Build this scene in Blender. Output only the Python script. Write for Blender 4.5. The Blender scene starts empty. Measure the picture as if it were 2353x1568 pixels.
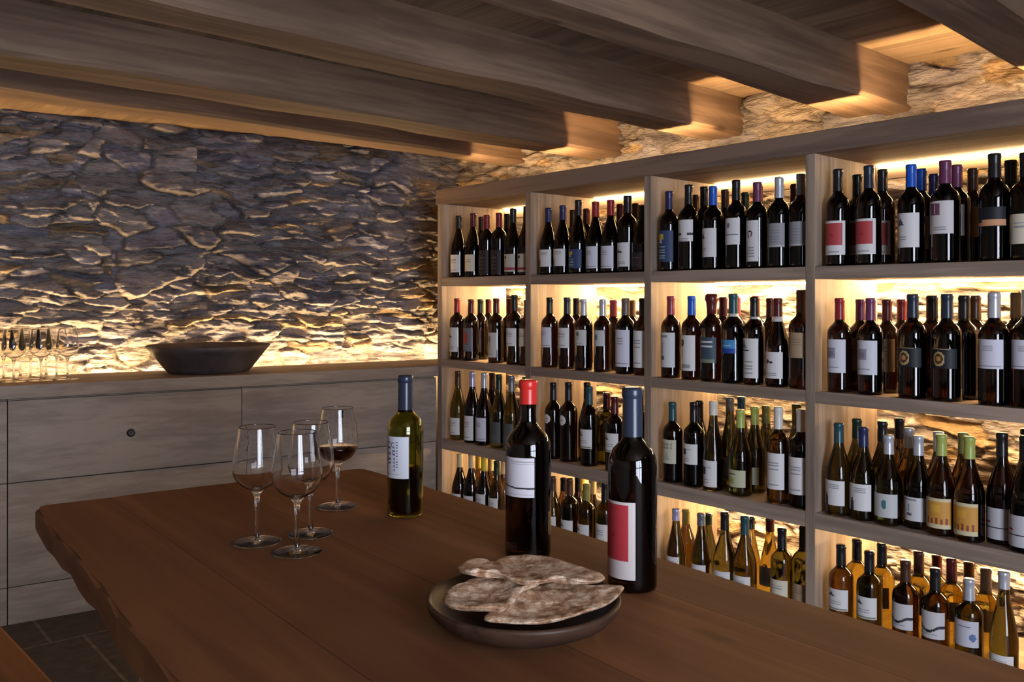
import bpy, bmesh, math, random
import numpy as np
from mathutils import Vector, Matrix, noise

# ------------------------------------------------------------------ camera, world, lights, exposure
SC = bpy.context.scene
COL = SC.collection
EYE = 1.272                       # eye height above the floor
CELL = math.radians
cam_d = bpy.data.cameras.new('camera')
cam = bpy.data.objects.new('camera', cam_d)
COL.objects.link(cam)
cam.location = (0, 0, EYE)
cam.rotation_euler = (math.pi / 2, 0, -0.7165)
cam_d.sensor_width = 36
cam_d.lens = 36 * 2030 / 2353
cam_d.shift_y = -(784 - 687.4) / 2353
cam_d.clip_start = 0.05
SC.camera = cam

SC.view_settings.view_transform = 'Standard'
SC.view_settings.look = 'None'
SC.view_settings.gamma = 1
SC.view_settings.exposure = 0.0
SC.view_settings.use_curve_mapping = False
SC.cycles.use_denoising = True
SC.cycles.max_bounces = 10
SC.cycles.transparent_max_bounces = 12
SC.cycles.transmission_bounces = 10
SC.cycles.glossy_bounces = 4
SC.cycles.diffuse_bounces = 4
SC.cycles.caustics_reflective = False
SC.cycles.caustics_refractive = False
SC.cycles.sample_clamp_indirect = 6

world = bpy.data.worlds.new('overcast_sky')
SC.world = world
world.use_nodes = True
world.node_tree.nodes['Background'].inputs[0].default_value = (0.62, 0.72, 1.0, 1)
world.node_tree.nodes['Background'].inputs[1].default_value = 0.25

DOOR_POWER = 190.0
LED_WARM = (1.0, 0.65, 0.29)
def daylight(name, loc, rot, sx, sy, power, color):
    l = bpy.data.lights.new(name, 'AREA')
    l.shape = 'RECTANGLE'; l.size = sx; l.size_y = sy; l.energy = power; l.color = color
    o = bpy.data.objects.new(name, l); COL.objects.link(o)
    o.location = loc; o.rotation_euler = rot
    return o
# daylight arriving through the glazed door behind the photographer
daylight('door_daylight', (0.12, -1.64, 1.02), (math.pi / 2, 0, 0), 1.3, 1.95, DOOR_POWER, (0.80, 0.86, 1.0))

# ------------------------------------------------------------------ helpers
def tag(o, label=None, cat=None, group=None, kind=None):
    if label: o['label'] = label
    if cat: o['category'] = cat
    if group: o['group'] = group
    if kind: o['kind'] = kind
    return o
def empty(name, loc=(0, 0, 0), rz=0.0, label=None, cat=None, group=None):
    o = bpy.data.objects.new(name, None); COL.objects.link(o)
    o.location = loc; o.rotation_euler = (0, 0, rz); o.empty_display_size = 0.05
    return tag(o, label, cat, group)
def link(name, me, mats, parent=None, loc=(0, 0, 0)):
    o = bpy.data.objects.new(name, me); COL.objects.link(o)
    if mats is not None:
        for m in (mats if isinstance(mats, (list, tuple)) else [mats]): me.materials.append(m)
    o.location = loc
    if parent is not None: o.parent = parent
    return o
def mesh(name, verts, faces, smooth=False, mi=None):
    me = bpy.data.meshes.new(name); me.from_pydata(verts, [], faces)
    if mi: me.polygons.foreach_set('material_index', mi)
    if smooth: me.polygons.foreach_set('use_smooth', [True] * len(me.polygons))
    me.update(); return me
def box_bm(bm, x0, x1, y0, y1, z0, z1, mat=None):
    vs = [bm.verts.new(p) for p in ((x0,y0,z0),(x1,y0,z0),(x1,y1,z0),(x0,y1,z0),(x0,y0,z1),(x1,y0,z1),(x1,y1,z1),(x0,y1,z1))]
    fs = []
    for f in ((0,3,2,1),(4,5,6,7),(0,1,5,4),(1,2,6,5),(2,3,7,6),(3,0,4,7)):
        fs.append(bm.faces.new([vs[i] for i in f]))
    if mat is not None:
        bmesh.ops.transform(bm, matrix=mat, verts=vs)
    return vs
def finish(bm, name, bevel=0.0, seg=2, smooth=False):
    if bevel > 0:
        bmesh.ops.bevel(bm, geom=list(bm.edges), offset=bevel, segments=seg, affect='EDGES', profile=0.6)
    bmesh.ops.recalc_face_normals(bm, faces=list(bm.faces))
    me = bpy.data.meshes.new(name); bm.to_mesh(me); bm.free()
    if smooth: me.polygons.foreach_set('use_smooth', [True] * len(me.polygons))
    return me
def box(name, x0, x1, y0, y1, z0, z1, m, parent=None, bevel=0.002, mat=None):
    bm = bmesh.new(); box_bm(bm, x0, x1, y0, y1, z0, z1, mat)
    return link(name, finish(bm, name, bevel), m, parent)
def lathe(prof, seg=32, close=False):
    """prof: list of (r, z); revolved about z. r == 0 makes a pole."""
    verts, faces, rings = [], [], []
    for r, z in prof:
        if r <= 1e-6:
            rings.append([len(verts)]); verts.append((0, 0, z))
        else:
            rings.append(list(range(len(verts), len(verts) + seg)))
            for k in range(seg):
                a = 2 * math.pi * k / seg; verts.append((r * math.cos(a), r * math.sin(a), z))
    pairs = list(zip(rings, rings[1:])) + ([(rings[-1], rings[0])] if close else [])
    for A, B in pairs:
        if len(A) == 1 and len(B) == 1: continue
        for k in range(seg):
            k2 = (k + 1) % seg
            if len(A) == 1: faces.append((A[0], B[k2], B[k]))
            elif len(B) == 1: faces.append((A[k], A[k2], B[0]))
            else: faces.append((A[k], A[k2], B[k2], B[k]))
    return verts, faces

# ------------------------------------------------------------------ materials
def newmat(name):
    m = bpy.data.materials.new(name); m.use_nodes = True
    nt = m.node_tree; return m, nt, nt.nodes['Principled BSDF']
def N(nt, t, **kw):
    n = nt.nodes.new(t)
    for k, v in kw.items(): setattr(n, k, v)
    return n
def ramp(nt, stops, interp='LINEAR'):
    r = nt.nodes.new('ShaderNodeValToRGB'); cr = r.color_ramp; cr.interpolation = interp
    while len(cr.elements) < len(stops): cr.elements.new(0.5)
    for e, (p, c) in zip(cr.elements, stops):
        e.position = p; e.color = (*c, 1) if len(c) == 3 else c
    return r
def wood(name, dark, light, grain='Y', rough=0.62, scale=1.0, knots=True, bump=0.25, planks=None, spec=0.3):
    m, nt, b = newmat(name); L = nt.links
    tc = N(nt, 'ShaderNodeTexCoord'); oi = N(nt, 'ShaderNodeObjectInfo')
    off = N(nt, 'ShaderNodeVectorMath', operation='SCALE'); off.inputs['Scale'].default_value = 7.0
    comb = N(nt, 'ShaderNodeCombineXYZ')
    for i in range(3): L.new(oi.outputs['Random'], comb.inputs[i])
    L.new(comb.outputs[0], off.inputs[0])
    add = N(nt, 'ShaderNodeVectorMath', operation='ADD'); L.new(tc.outputs['Object'], add.inputs[0]); L.new(off.outputs[0], add.inputs[1])
    mp = N(nt, 'ShaderNodeMapping'); L.new(add.outputs[0], mp.inputs[0])
    s = {'X': (1.1, 14, 14), 'Y': (14, 1.1, 14), 'Z': (14, 14, 1.1)}[grain]
    mp.inputs['Scale'].default_value = tuple(v * scale for v in s)
    n1 = N(nt, 'ShaderNodeTexNoise'); n1.inputs['Scale'].default_value = 1.0; n1.inputs['Detail'].default_value = 6; n1.inputs['Roughness'].default_value = 0.6; n1.inputs['Distortion'].default_value = 0.5
    L.new(mp.outputs[0], n1.inputs['Vector'])
    mp2 = N(nt, 'ShaderNodeMapping'); L.new(add.outputs[0], mp2.inputs[0]); mp2.inputs['Scale'].default_value = tuple(v * scale * (4.5 if v > 5 else 2.0) for v in s)
    n2 = N(nt, 'ShaderNodeTexNoise'); n2.inputs['Scale'].default_value = 1.0; n2.inputs['Detail'].default_value = 4
    L.new(mp2.outputs[0], n2.inputs['Vector'])
    n3 = N(nt, 'ShaderNodeTexNoise'); n3.inputs['Scale'].default_value = 1.6; n3.inputs['Detail'].default_value = 3
    L.new(add.outputs[0], n3.inputs['Vector'])
    mx = N(nt, 'ShaderNodeMath', operation='MULTIPLY_ADD'); L.new(n2.outputs[0], mx.inputs[0]); mx.inputs[1].default_value = 0.45; L.new(n1.outputs[0], mx.inputs[2])
    mx2 = N(nt, 'ShaderNodeMath', operation='MULTIPLY_ADD'); L.new(n3.outputs[0], mx2.inputs[0]); mx2.inputs[1].default_value = 0.35; L.new(mx.outputs[0], mx2.inputs[2])
    r = ramp(nt, [(0.55, dark), (0.85, tuple((a + c) / 2 for a, c in zip(dark, light))), (1.15 if False else 1.0, light)])
    L.new(mx2.outputs[0], r.inputs[0]); col = r.outputs[0]
    if knots:
        mk = N(nt, 'ShaderNodeMapping'); L.new(add.outputs[0], mk.inputs[0]); mk.inputs['Scale'].default_value = tuple(1.6 if v < 5 else 5.0 for v in s)
        vo = N(nt, 'ShaderNodeTexVoronoi'); vo.inputs['Scale'].default_value = 1.0; L.new(mk.outputs[0], vo.inputs['Vector'])
        kr = ramp(nt, [(0.03, (0.25, 0.2, 0.17)), (0.09, (1, 1, 1))]); L.new(vo.outputs['Distance'], kr.inputs[0])
        mm = N(nt, 'ShaderNodeMix', data_type='RGBA', blend_type='MULTIPLY'); mm.inputs[0].default_value = 0.8
        L.new(col, mm.inputs[6]); L.new(kr.outputs[0], mm.inputs[7]); col = mm.outputs[2]
    hgt = mx.outputs[0]
    if planks:
        ax, w = planks                                   # seams across axis ax every w metres
        sp = N(nt, 'ShaderNodeSeparateXYZ'); L.new(tc.outputs['Object'], sp.inputs[0])
        dv = N(nt, 'ShaderNodeMath', operation='DIVIDE'); L.new(sp.outputs[ax], dv.inputs[0]); dv.inputs[1].default_value = w
        fr = N(nt, 'ShaderNodeMath', operation='FRACT'); L.new(dv.outputs[0], fr.inputs[0])
        fl = N(nt, 'ShaderNodeMath', operation='FLOOR'); L.new(dv.outputs[0], fl.inputs[0])
        wn = N(nt, 'ShaderNodeTexWhiteNoise', noise_dimensions='1D'); L.new(fl.outputs[0], wn.inputs['W'])
        sr = ramp(nt, [(0.0, (0.25, 0.25, 0.25)), (0.008 / w * 0.35, (1, 1, 1))]); L.new(fr.outputs[0], sr.inputs[0])
        tr = ramp(nt, [(0, (0.82, 0.82, 0.82)), (1, (1.08, 1.05, 1.0))]); L.new(wn.outputs[0], tr.inputs[0])
        for src in (sr, tr):
            mm = N(nt, 'ShaderNodeMix', data_type='RGBA', blend_type='MULTIPLY'); mm.inputs[0].default_value = 1
            L.new(col, mm.inputs[6]); L.new(src.outputs[0], mm.inputs[7]); col = mm.outputs[2]
    L.new(col, b.inputs['Base Color'])
    b.inputs['Roughness'].default_value = rough
    b.inputs['Specular IOR Level'].default_value = spec
    bp = N(nt, 'ShaderNodeBump'); bp.inputs['Strength'].default_value = bump; bp.inputs['Distance'].default_value = 0.004
    L.new(hgt, bp.inputs['Height']); L.new(bp.outputs[0], b.inputs['Normal'])
    return m
WOOD_D, WOOD_L = (0.15, 0.108, 0.083), (0.36, 0.272, 0.210)
M_rack_y = wood('larch_rack_along', WOOD_D, WOOD_L, 'Y')
M_rack_z = wood('larch_rack_upright', WOOD_D, WOOD_L, 'Z')
M_beam = wood('beam_wood', (0.075, 0.044, 0.029), (0.225, 0.143, 0.092), 'X', scale=0.8, bump=0.4)
M_rail = wood('rail_wood', (0.095, 0.058, 0.042), (0.24, 0.16, 0.115), 'Y')  # darker and redder than the rest of the rack
M_ceil = wood('ceiling_boards', (0.13, 0.085, 0.055), (0.31, 0.215, 0.14), 'Y', planks=(0, 0.16))
M_cab = wood('larch_cabinet', (0.19, 0.145, 0.115), (0.33, 0.265, 0.215), 'X', bump=0.12)
M_table = wood('table_wood', (0.145, 0.057, 0.026), (0.235, 0.098, 0.043), 'Y', scale=0.7, rough=0.62, planks=(0, 0.25), bump=0.1, spec=0.14)
M_tleg = wood('table_leg_wood', (0.15, 0.09, 0.06), (0.34, 0.24, 0.17), 'Z')
M_stool = wood('stool_wood', (0.13, 0.05, 0.016), (0.24, 0.10, 0.035), 'Y')

def simple(name, col, rough=0.5, metal=0.0, spec=0.5, noise_amt=0.0, nscale=60.0, bump=0.0):
    m, nt, b = newmat(name); L = nt.links
    b.inputs['Base Color'].default_value = (*col, 1); b.inputs['Roughness'].default_value = rough
    b.inputs['Metallic'].default_value = metal; b.inputs['Specular IOR Level'].default_value = spec
    if noise_amt or bump:
        tc = N(nt, 'ShaderNodeTexCoord'); n = N(nt, 'ShaderNodeTexNoise'); n.inputs['Scale'].default_value = nscale; n.inputs['Detail'].default_value = 5
        L.new(tc.outputs['Object'], n.inputs['Vector'])
        if noise_amt:
            r = ramp(nt, [(0.3, tuple(c * (1 - noise_amt) for c in col)), (0.7, tuple(min(1, c * (1 + noise_amt)) for c in col))])
            L.new(n.outputs[0], r.inputs[0]); L.new(r.outputs[0], b.inputs['Base Color'])
        if bump:
            bp = N(nt, 'ShaderNodeBump'); bp.inputs['Strength'].default_value = bump; bp.inputs['Distance'].default_value = 0.003
            L.new(n.outputs[0], bp.inputs['Height']); L.new(bp.outputs[0], b.inputs['Normal'])
    return m
def glass(name, col, rough=0.0, ior=1.45):
    m, nt, b = newmat(name)
    b.inputs['Base Color'].default_value = (*col, 1); b.inputs['Roughness'].default_value = rough
    b.inputs['Transmission Weight'].default_value = 1.0; b.inputs['IOR'].default_value = ior
    return m
M_glass = {'red': glass('dark_red_wine_glass', (0.010, 0.004, 0.003), ior=1.5),
           'green': glass('olive_green_glass', (0.115, 0.115, 0.02)),
           'amber': glass('amber_glass', (0.13, 0.072, 0.014)),
           'gold': glass('golden_wine_glass', (0.62, 0.46, 0.07))}
M_clear = glass('clear_glass', (1, 1, 1), ior=1.45)
M_wine = glass('red_wine', (0.025, 0.003, 0.002), ior=1.34)
def stone_mat(name, bright=1.0):
    m, nt, b = newmat(name); L = nt.links
    at = N(nt, 'ShaderNodeAttribute', attribute_name='stone')
    tc = N(nt, 'ShaderNodeTexCoord')
    mp = N(nt, 'ShaderNodeMapping'); mp.inputs['Scale'].default_value = (7, 7, 26); L.new(tc.outputs['Object'], mp.inputs[0])
    n = N(nt, 'ShaderNodeTexNoise'); n.inputs['Scale'].default_value = 1.0; n.inputs['Detail'].default_value = 8; n.inputs['Roughness'].default_value = 0.65; L.new(mp.outputs[0], n.inputs['Vector'])
    r = ramp(nt, [(0.30, (0.18, 0.16, 0.15)), (0.46, (0.8, 0.78, 0.78)), (0.60, (1.15, 1.12, 1.08)), (0.75, (1.8, 1.7, 1.5))]); L.new(n.outputs[0], r.inputs[0])
    mm = N(nt, 'ShaderNodeMix', data_type='RGBA', blend_type='MULTIPLY'); mm.inputs[0].default_value = 1
    L.new(at.outputs['Color'], mm.inputs[6]); L.new(r.outputs[0], mm.inputs[7]); L.new(mm.outputs[2], b.inputs['Base Color'])
    b.inputs['Roughness'].default_value = 0.75; b.inputs['Specular IOR Level'].default_value = 0.35
    n2 = N(nt, 'ShaderNodeTexNoise'); n2.inputs['Scale'].default_value = 5.0; n2.inputs['Detail'].default_value = 6; L.new(mp.outputs[0], n2.inputs['Vector'])
    bp = N(nt, 'ShaderNodeBump'); bp.inputs['Strength'].default_value = 1.0; bp.inputs['Distance'].default_value = 0.016
    L.new(n2.outputs[0], bp.inputs['Height']); L.new(bp.outputs[0], b.inputs['Normal'])
    return m
M_stone = stone_mat('schist_masonry')
def emit(name, col, strength):
    m = bpy.data.materials.new(name); m.use_nodes = True; nt = m.node_tree; nt.nodes.clear()
    e = N(nt, 'ShaderNodeEmission'); e.inputs[0].default_value = (*col, 1); e.inputs[1].default_value = strength
    o = N(nt, 'ShaderNodeOutputMaterial'); nt.links.new(e.outputs[0], o.inputs[0]); return m
M_alu = simple('aluminium_profile', (0.5, 0.5, 0.5), 0.4, 1.0)
M_plaster = simple('lime_plaster', (0.32, 0.29, 0.26), 0.9, noise_amt=0.15, nscale=5, bump=0.3)
M_iron = simple('blackened_iron', (0.03, 0.025, 0.025), 0.4, 0.6)

def slate_mat():
    m, nt, b = newmat('slate_tiles'); L = nt.links
    tc = N(nt, 'ShaderNodeTexCoord'); mp = N(nt, 'ShaderNodeMapping'); L.new(tc.outputs['Object'], mp.inputs[0])
    mp.inputs['Rotation'].default_value = (0, 0, 0.02)
    br = N(nt, 'ShaderNodeTexBrick'); L.new(mp.outputs[0], br.inputs['Vector'])
    br.inputs['Scale'].default_value = 1.0; br.inputs['Brick Width'].default_value = 0.3; br.inputs['Row Height'].default_value = 0.6
    br.inputs['Mortar Size'].default_value = 0.006; br.inputs['Color1'].default_value = (0.05, 0.043, 0.042, 1); br.inputs['Color2'].default_value = (0.085, 0.072, 0.066, 1)
    br.inputs['Mortar'].default_value = (0.16, 0.14, 0.125, 1); br.offset = 0.37
    n = N(nt, 'ShaderNodeTexNoise'); n.inputs['Scale'].default_value = 22; n.inputs['Detail'].default_value = 6; L.new(tc.outputs['Object'], n.inputs['Vector'])
    r = ramp(nt, [(0.3, (0.6, 0.6, 0.62)), (0.7, (1.35, 1.3, 1.25))]); L.new(n.outputs[0], r.inputs[0])
    mm = N(nt, 'ShaderNodeMix', data_type='RGBA', blend_type='MULTIPLY'); mm.inputs[0].default_value = 1
    L.new(br.outputs['Color'], mm.inputs[6]); L.new(r.outputs[0], mm.inputs[7]); L.new(mm.outputs[2], b.inputs['Base Color'])
    b.inputs['Roughness'].default_value = 0.55
    bp = N(nt, 'ShaderNodeBump'); bp.inputs['Strength'].default_value = 0.4; bp.inputs['Distance'].default_value = 0.004
    L.new(n.outputs[0], bp.inputs['Height']); L.new(bp.outputs[0], b.inputs['Normal'])
    return m
M_slate = slate_mat()

# ------------------------------------------------------------------ room shell
CEIL = EYE + 0.845
WX0, WX1 = -2.4, 3.14             # inner faces, x
WY0, WY1 = -1.5, 4.45
box('floor', WX0 - .1, 4.0, WY0 - .1, 5.0, -0.06, 0, M_slate, bevel=0)['kind'] = 'structure'
box('ceiling', WX0 - .1, 4.0, WY0 - .1, 5.0, CEIL, CEIL + 0.05, M_ceil, bevel=0)['kind'] = 'structure'
box('wall_side', WX0 - .12, WX0, WY0 - .12, 5.0, 0, CEIL, M_plaster, bevel=0)['kind'] = 'structure'
bm = bmesh.new()                  # wall behind the photographer, with the door opening
box_bm(bm, WX0, -0.85, WY0 - .12, WY0, 0, CEIL); box_bm(bm, 0.95, 3.9, WY0 - .12, WY0, 0, CEIL); box_bm(bm, -0.85, 0.95, WY0 - .12, WY0, 2.02, CEIL)
link('wall_rear', finish(bm, 'wall_rear'), M_plaster)['kind'] = 'structure'
bm = bmesh.new()
for x in (-0.85, -0.28, 0.32, 0.89): box_bm(bm, x, x + .06, WY0 - .09, WY0 - .03, 0, 2.02)
for z in (0.0, 0.95, 1.96): box_bm(bm, -0.85, 0.95, WY0 - .085, WY0 - .035, z, z + .06)
link('door_1', finish(bm, 'door_1'), M_iron)['kind'] = 'structure'

# --- numpy noise for the masonry
def vnoise(u, v, seed):
    def h(i, j):
        x = (i.astype(np.int64) * 374761393 + j.astype(np.int64) * 668265263 + seed * 1442695041) & 0xffffffff
        x = ((x ^ (x >> 13)) * 1274126177) & 0xffffffff
        return ((x ^ (x >> 16)) & 0xffff) / 65535.0
    i, j = np.floor(u), np.floor(v); fu, fv = u - i, v - j
    fu = fu * fu * (3 - 2 * fu); fv = fv * fv * (3 - 2 * fv)
    return (h(i, j) * (1 - fu) + h(i + 1, j) * fu) * (1 - fv) + (h(i, j + 1) * (1 - fu) + h(i + 1, j + 1) * fu) * fv
def fbm(u, v, seed, o=4):
    a, t, s = 0.0, 0.0, 1.0
    for k in range(o):
        a = a + vnoise(u * 2 ** k, v * 2 ** k, seed + k) * s; t += s; s *= 0.5
    return a / t
def hashf(i, j, k):
    x = (i.astype(np.int64) * 73856093 ^ j.astype(np.int64) * 19349663 ^ k * 83492791) & 0xffffffff
    x = ((x ^ (x >> 15)) * 2246822519) & 0xffffffff
    x = ((x ^ (x >> 13)) * 3266489917) & 0xffffffff
    return ((x ^ (x >> 16)) & 0xffff) / 65535.0
def cells(U, V, seed, su, sv, jit=.42):
    gu, gv = U / su, V / sv
    j0 = np.floor(gv); best = np.full(U.shape, 9.0); second = np.full(U.shape, 9.0)
    bi = np.zeros(U.shape); bj = np.zeros(U.shape); bdu = np.zeros(U.shape); bdv = np.zeros(U.shape)
    for dj in (-1, 0, 1):
        j = j0 + dj; sh = hashf(j, j * 0, 7 + seed) * 0.9; i0 = np.floor(gu + sh)
        for di in (-2, -1, 0, 1, 2):
            i = i0 + di
            cu = i - sh + .5 - jit + 2 * jit * hashf(i, j, 11 + seed); cv = j + .5 - jit * .9 + 1.8 * jit * hashf(i, j, 13 + seed)
            du, dv = gu - cu, gv - cv
            d = (np.maximum(np.abs(du) * .9, np.abs(dv)) * .6 + .4 * (np.abs(du) + np.abs(dv)) * .8) / (0.55 + 0.9 * hashf(i, j, 17 + seed))
            nb = d < best
            second = np.where(nb, best, np.minimum(second, d))
            best = np.where(nb, d, best); bi = np.where(nb, i, bi); bj = np.where(nb, j, bj); bdu = np.where(nb, du, bdu); bdv = np.where(nb, dv, bdv)
    return second - best, bi, bj, bdu, bdv
def masonry(U, V, seed):
    """relief (metres, outwards) and stone colour of dry-laid schist at wall position U, V"""
    Uw = U + 0.14 * (fbm(U * 2.7, V * 5, seed + 50) - .5) + .03 * (fbm(U * 11, V * 17, seed + 51) - .5)
    Vw = V + 0.12 * (fbm(U * 2.6, V * 2.2, seed + 60) - .5) + 0.035 * (fbm(U * 9, V * 14, seed + 61) - .5)
    big = fbm(U * 1.6 + 7, V * 2.1, seed + 40, 2) > .60        # patches of large blocks among thin slabs
    e1, i1, j1, a1, b1 = cells(Uw, Vw, seed, .24, .095)
    e2, i2, j2, a2, b2 = cells(Uw, Vw, seed + 200, .17, .038)
    e = np.where(big, e1, e2 * .7); bi = np.where(big, i1, i2); bj = np.where(big, j1, j2 + 999); bdu = np.where(big, a1, a2); bdv = np.where(big, b1, b2)
    k = np.where(big, 1.0, .62)
    ed = np.clip(e / 0.16, 0, 1); ed = ed ** .7
    r1, r2, r3, r4 = (hashf(bi, bj, q + seed) for q in (21, 23, 25, 27))
    h = ed * (0.012 + 0.062 * r1 ** 1.5) * k + ed * (bdu * (r2 - .5) * 0.07 + bdv * (r3 - .70) * 0.13) * k
    tilt = (r4 - .5) * 1.1
    sc = V + U * tilt * .35 + .02 * fbm(U * 6, V * 8, seed + 70)
    st = fbm(U * 3.5, sc * 62, seed + 80, 3)
    st2 = fbm(U * 9, sc * 26, seed + 84, 3)
    ter = np.floor(st2 * 9) / 9
    rid = 1 - np.abs(2 * fbm(U * 6, sc * 34, seed + 86, 3) - 1)
    rough = hashf(bi, bj, 41 + seed) * .9 + .35                # some faces smooth, some flaky
    h = h + ed * rough * (0.020 * (st - .5) + 0.040 * (ter - .5) + 0.022 * (rid ** 2 - .4)) + 0.022 * (fbm(U * 20, V * 52, seed + 90, 4) - .5) + 0.05 * (fbm(U * 2.0, V * 2.6, seed + 95) - .5)
    c = hashf(bi, bj, 31 + seed)[..., None]; c2 = hashf(bi, bj, 33 + seed)[..., None]
    A = np.array([0.195, 0.195, 0.25]); B = np.array([0.29, 0.26, 0.245]); Cc = np.array([0.30, 0.225, 0.15])
    col = A * (1 - c) + B * c
    col = np.where(c2 > 0.88, Cc, col)
    col = col * (0.65 + 0.65 * hashf(bi, bj, 35 + seed)[..., None]) * (.8 + .45 * fbm(U * 7, sc * 40, seed + 99, 3)[..., None])
    mort = np.array([0.15, 0.125, 0.10]); w = np.clip(ed[..., None] * 1.6, 0, 1)
    col = col * w + mort * (1 - w)
    return h, np.concatenate([col, np.ones(col.shape[:-1] + (1,))], -1)
def stone_wall(name, origin, udir, ndir, us, vs, seed, relief=1.0, tint=(1, 1, 1, 1)):
    U, V = np.meshgrid(us, vs)
    h, col = masonry(U, V, seed)
    h = h * relief; col = col * np.array(tint)
    P = (np.array(origin)[None, None] + U[..., None] * np.array(udir) + V[..., None] * np.array([0, 0, 1.0]) + h[..., None] * np.array(ndir))
    ny, nx = U.shape
    me = bpy.data.meshes.new(name)
    idx = np.arange(nx * ny).reshape(ny, nx)
    q = np.stack([idx[:-1, :-1], idx[:-1, 1:], idx[1:, 1:], idx[1:, :-1]], -1).reshape(-1, 4)
    me.vertices.add(nx * ny); me.vertices.foreach_set('co', P.reshape(-1))
    me.loops.add(q.size); me.loops.foreach_set('vertex_index', q.reshape(-1).astype(np.int32))
    me.polygons.add(len(q)); me.polygons.foreach_set('loop_start', (np.arange(len(q)) * 4).astype(np.int32))
    me.update(calc_edges=True)
    ca = me.color_attributes.new('stone', 'FLOAT_COLOR', 'POINT'); ca.data.foreach_set('color', col.reshape(-1).astype(np.float32))
    o = link(name, me, M_stone); o['kind'] = 'structure'
    return o
ZC1, ZC0 = EYE - 0.337, EYE - 0.394
# the counter wall runs 8 degrees off square to the rack
CD = Vector((-0.9902, 0.1398, 0)); CN = Vector((0.1398, 0.9902, 0)); C0 = Vector((2.65, 3.616, 0))
W0 = C0 + CN * 0.61
def frange(a, b, s): return np.arange(a, b, s)
us = np.concatenate([frange(-0.62, 2.75, 0.0055), frange(2.75, 5.2, 0.04)])
stone_wall('wall_left', (W0.x, W0.y, 0), tuple(CD), tuple(-CN), us, frange(ZC1 - .04, CEIL + .02, 0.0055), 3)
box('wall_left_base', 0, 5.6, 0, 0.3, 0, ZC1 - .03, M_plaster, bevel=0, mat=Matrix(((CD.x, CN.x, 0, W0.x - .62 * CD.x), (CD.y, CN.y, 0, W0.y - .62 * CD.y), (0, 0, 1, 0), (0, 0, 0, 1))))['kind'] = 'structure'
bpy.data.objects['wall_left_base'].name = 'trim_1'
ys = np.concatenate([frange(-1.5, 0.55, 0.04), frange(0.55, 4.45, 0.0075)])
stone_wall('wall_right', (3.185, 0, 0), (0, 1, 0), (-1, 0, 0), ys, frange(0, CEIL + .02, 0.0075), 11, 0.75, (1.22, 1.12, 0.98, 1))

# ceiling beams, running across to the wall behind the rack; (y near at wall, y far at wall, y near at x=0, y far at x=0, bottom)
def beam(yn, yf, yn0, yf0, zb, seed, label):
    rng = random.Random(seed); bm = bmesh.new(); n = 40; rings = []
    for i in range(n + 1):
        t = i / n; x = 3.22 - t * 5.6; k = (3.12 - x) / 3.12
        a = yn + (yn0 - yn) * k; c = yf + (yf0 - yf) * k
        w = lambda q: 0.008 * noise.noise(Vector((x * 2.3, q * 5.1, seed * 3.7))) + 0.003 * noise.noise(Vector((x * 9, q * 7.3, seed)))
        z0 = zb + EYE; z1 = CEIL + .012; b = 0.012
        pts = [(a + w(1), z1), (a + w(1), z0 + b + w(2)), (a + b + w(1), z0 + w(2)), (c - b + w(3), z0 + w(4)), (c + w(3), z0 + b + w(4)), (c + w(3), z1)]
        rings.append([bm.verts.new((x, y, z)) for y, z in pts])
    for A, B in zip(rings, rings[1:]):
        for k in range(6): bm.faces.new((A[k], A[(k + 1) % 6], B[(k + 1) % 6], B[k]))
    bm.faces.new(rings[0]); bm.faces.new(rings[-1][::-1])
    o = link('ceiling_beam', finish(bm, 'ceiling_beam'), M_beam)
    tag(o, label, 'beam', 'ceiling beams')
beam(3.54, 3.72, 3.46, 3.66, 0.735, 1, 'narrow ceiling beam nearest the stone wall over the counter')
beam(2.845, 3.06, 2.78, 2.95, 0.687, 2, 'second ceiling beam out from the counter wall, dark gap above its side')
beam(2.16, 2.353, 2.05, 2.215, 0.687, 3, 'wide middle ceiling beam ending above the second bay of the wine rack')
beam(1.459, 1.69, 1.44, 1.50, 0.680, 4, 'ceiling beam ending above the third bay of the wine rack')
beam(0.80, 1.01, 0.74, 0.86, 0.680, 5, 'ceiling beam in the top right corner, above the right bay')

# ------------------------------------------------------------------ wine rack
RX0, RX1 = 2.65, 3.08
ZF = [EYE + z for z in (.107, -.302, -.702, -1.082)]
TH = [0.0415, 0.040, 0.052, 0.05]
YP = [3.616, 2.952, 2.259, 1.566, 0.873]      # left faces of the uprights
ZT0, ZT1 = EYE + 0.478, EYE + 0.550
BAYN = ['far left bay', 'second bay', 'third bay', 'right bay']
rack = empty('wine_rack', (RX0, 2.2, 0), label='tall built-in larch wine rack with four bays of bottles along the right wall', cat='wine rack')
def rbox(name, x0, x1, y0, y1, z0, z1, m, bevel=0.002):
    o = box(name, x0 - RX0, x1 - RX0, y0 - 2.2, y1 - 2.2, z0, z1, m, rack, bevel); return o
for y in YP:
    rbox('stile', RX0, RX0 + .046, y - .035, y, 0, ZT0, M_rack_z)
    rbox('side_panel', RX0 + .046, RX1, y - .031, y - .004, 0, ZT0, M_rack_z, 0.001)
for b in range(4):
    ya, yb = YP[b + 1] + .0, YP[b] - .035
    for k in range(4):
        rbox('shelf_board', RX0 + .001, RX1, ya + .0, yb, ZF[k] - TH[k], ZF[k], M_rack_y)
    rbox('back_fascia', RX1 - .016, RX1, ya, yb, ZT0 - .052, ZT0 + .001, M_rack_y, 0.001)
rbox('plinth', RX0 + .03, RX0 + .05, YP[4], YP[0] - .035, 0, ZF[3] - TH[3], M_rack_y)
rbox('top_rail', RX0 - .004, RX1, YP[4] - .035, YP[0] + .012, ZT0, ZT1, M_rail, 0.003)

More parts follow.
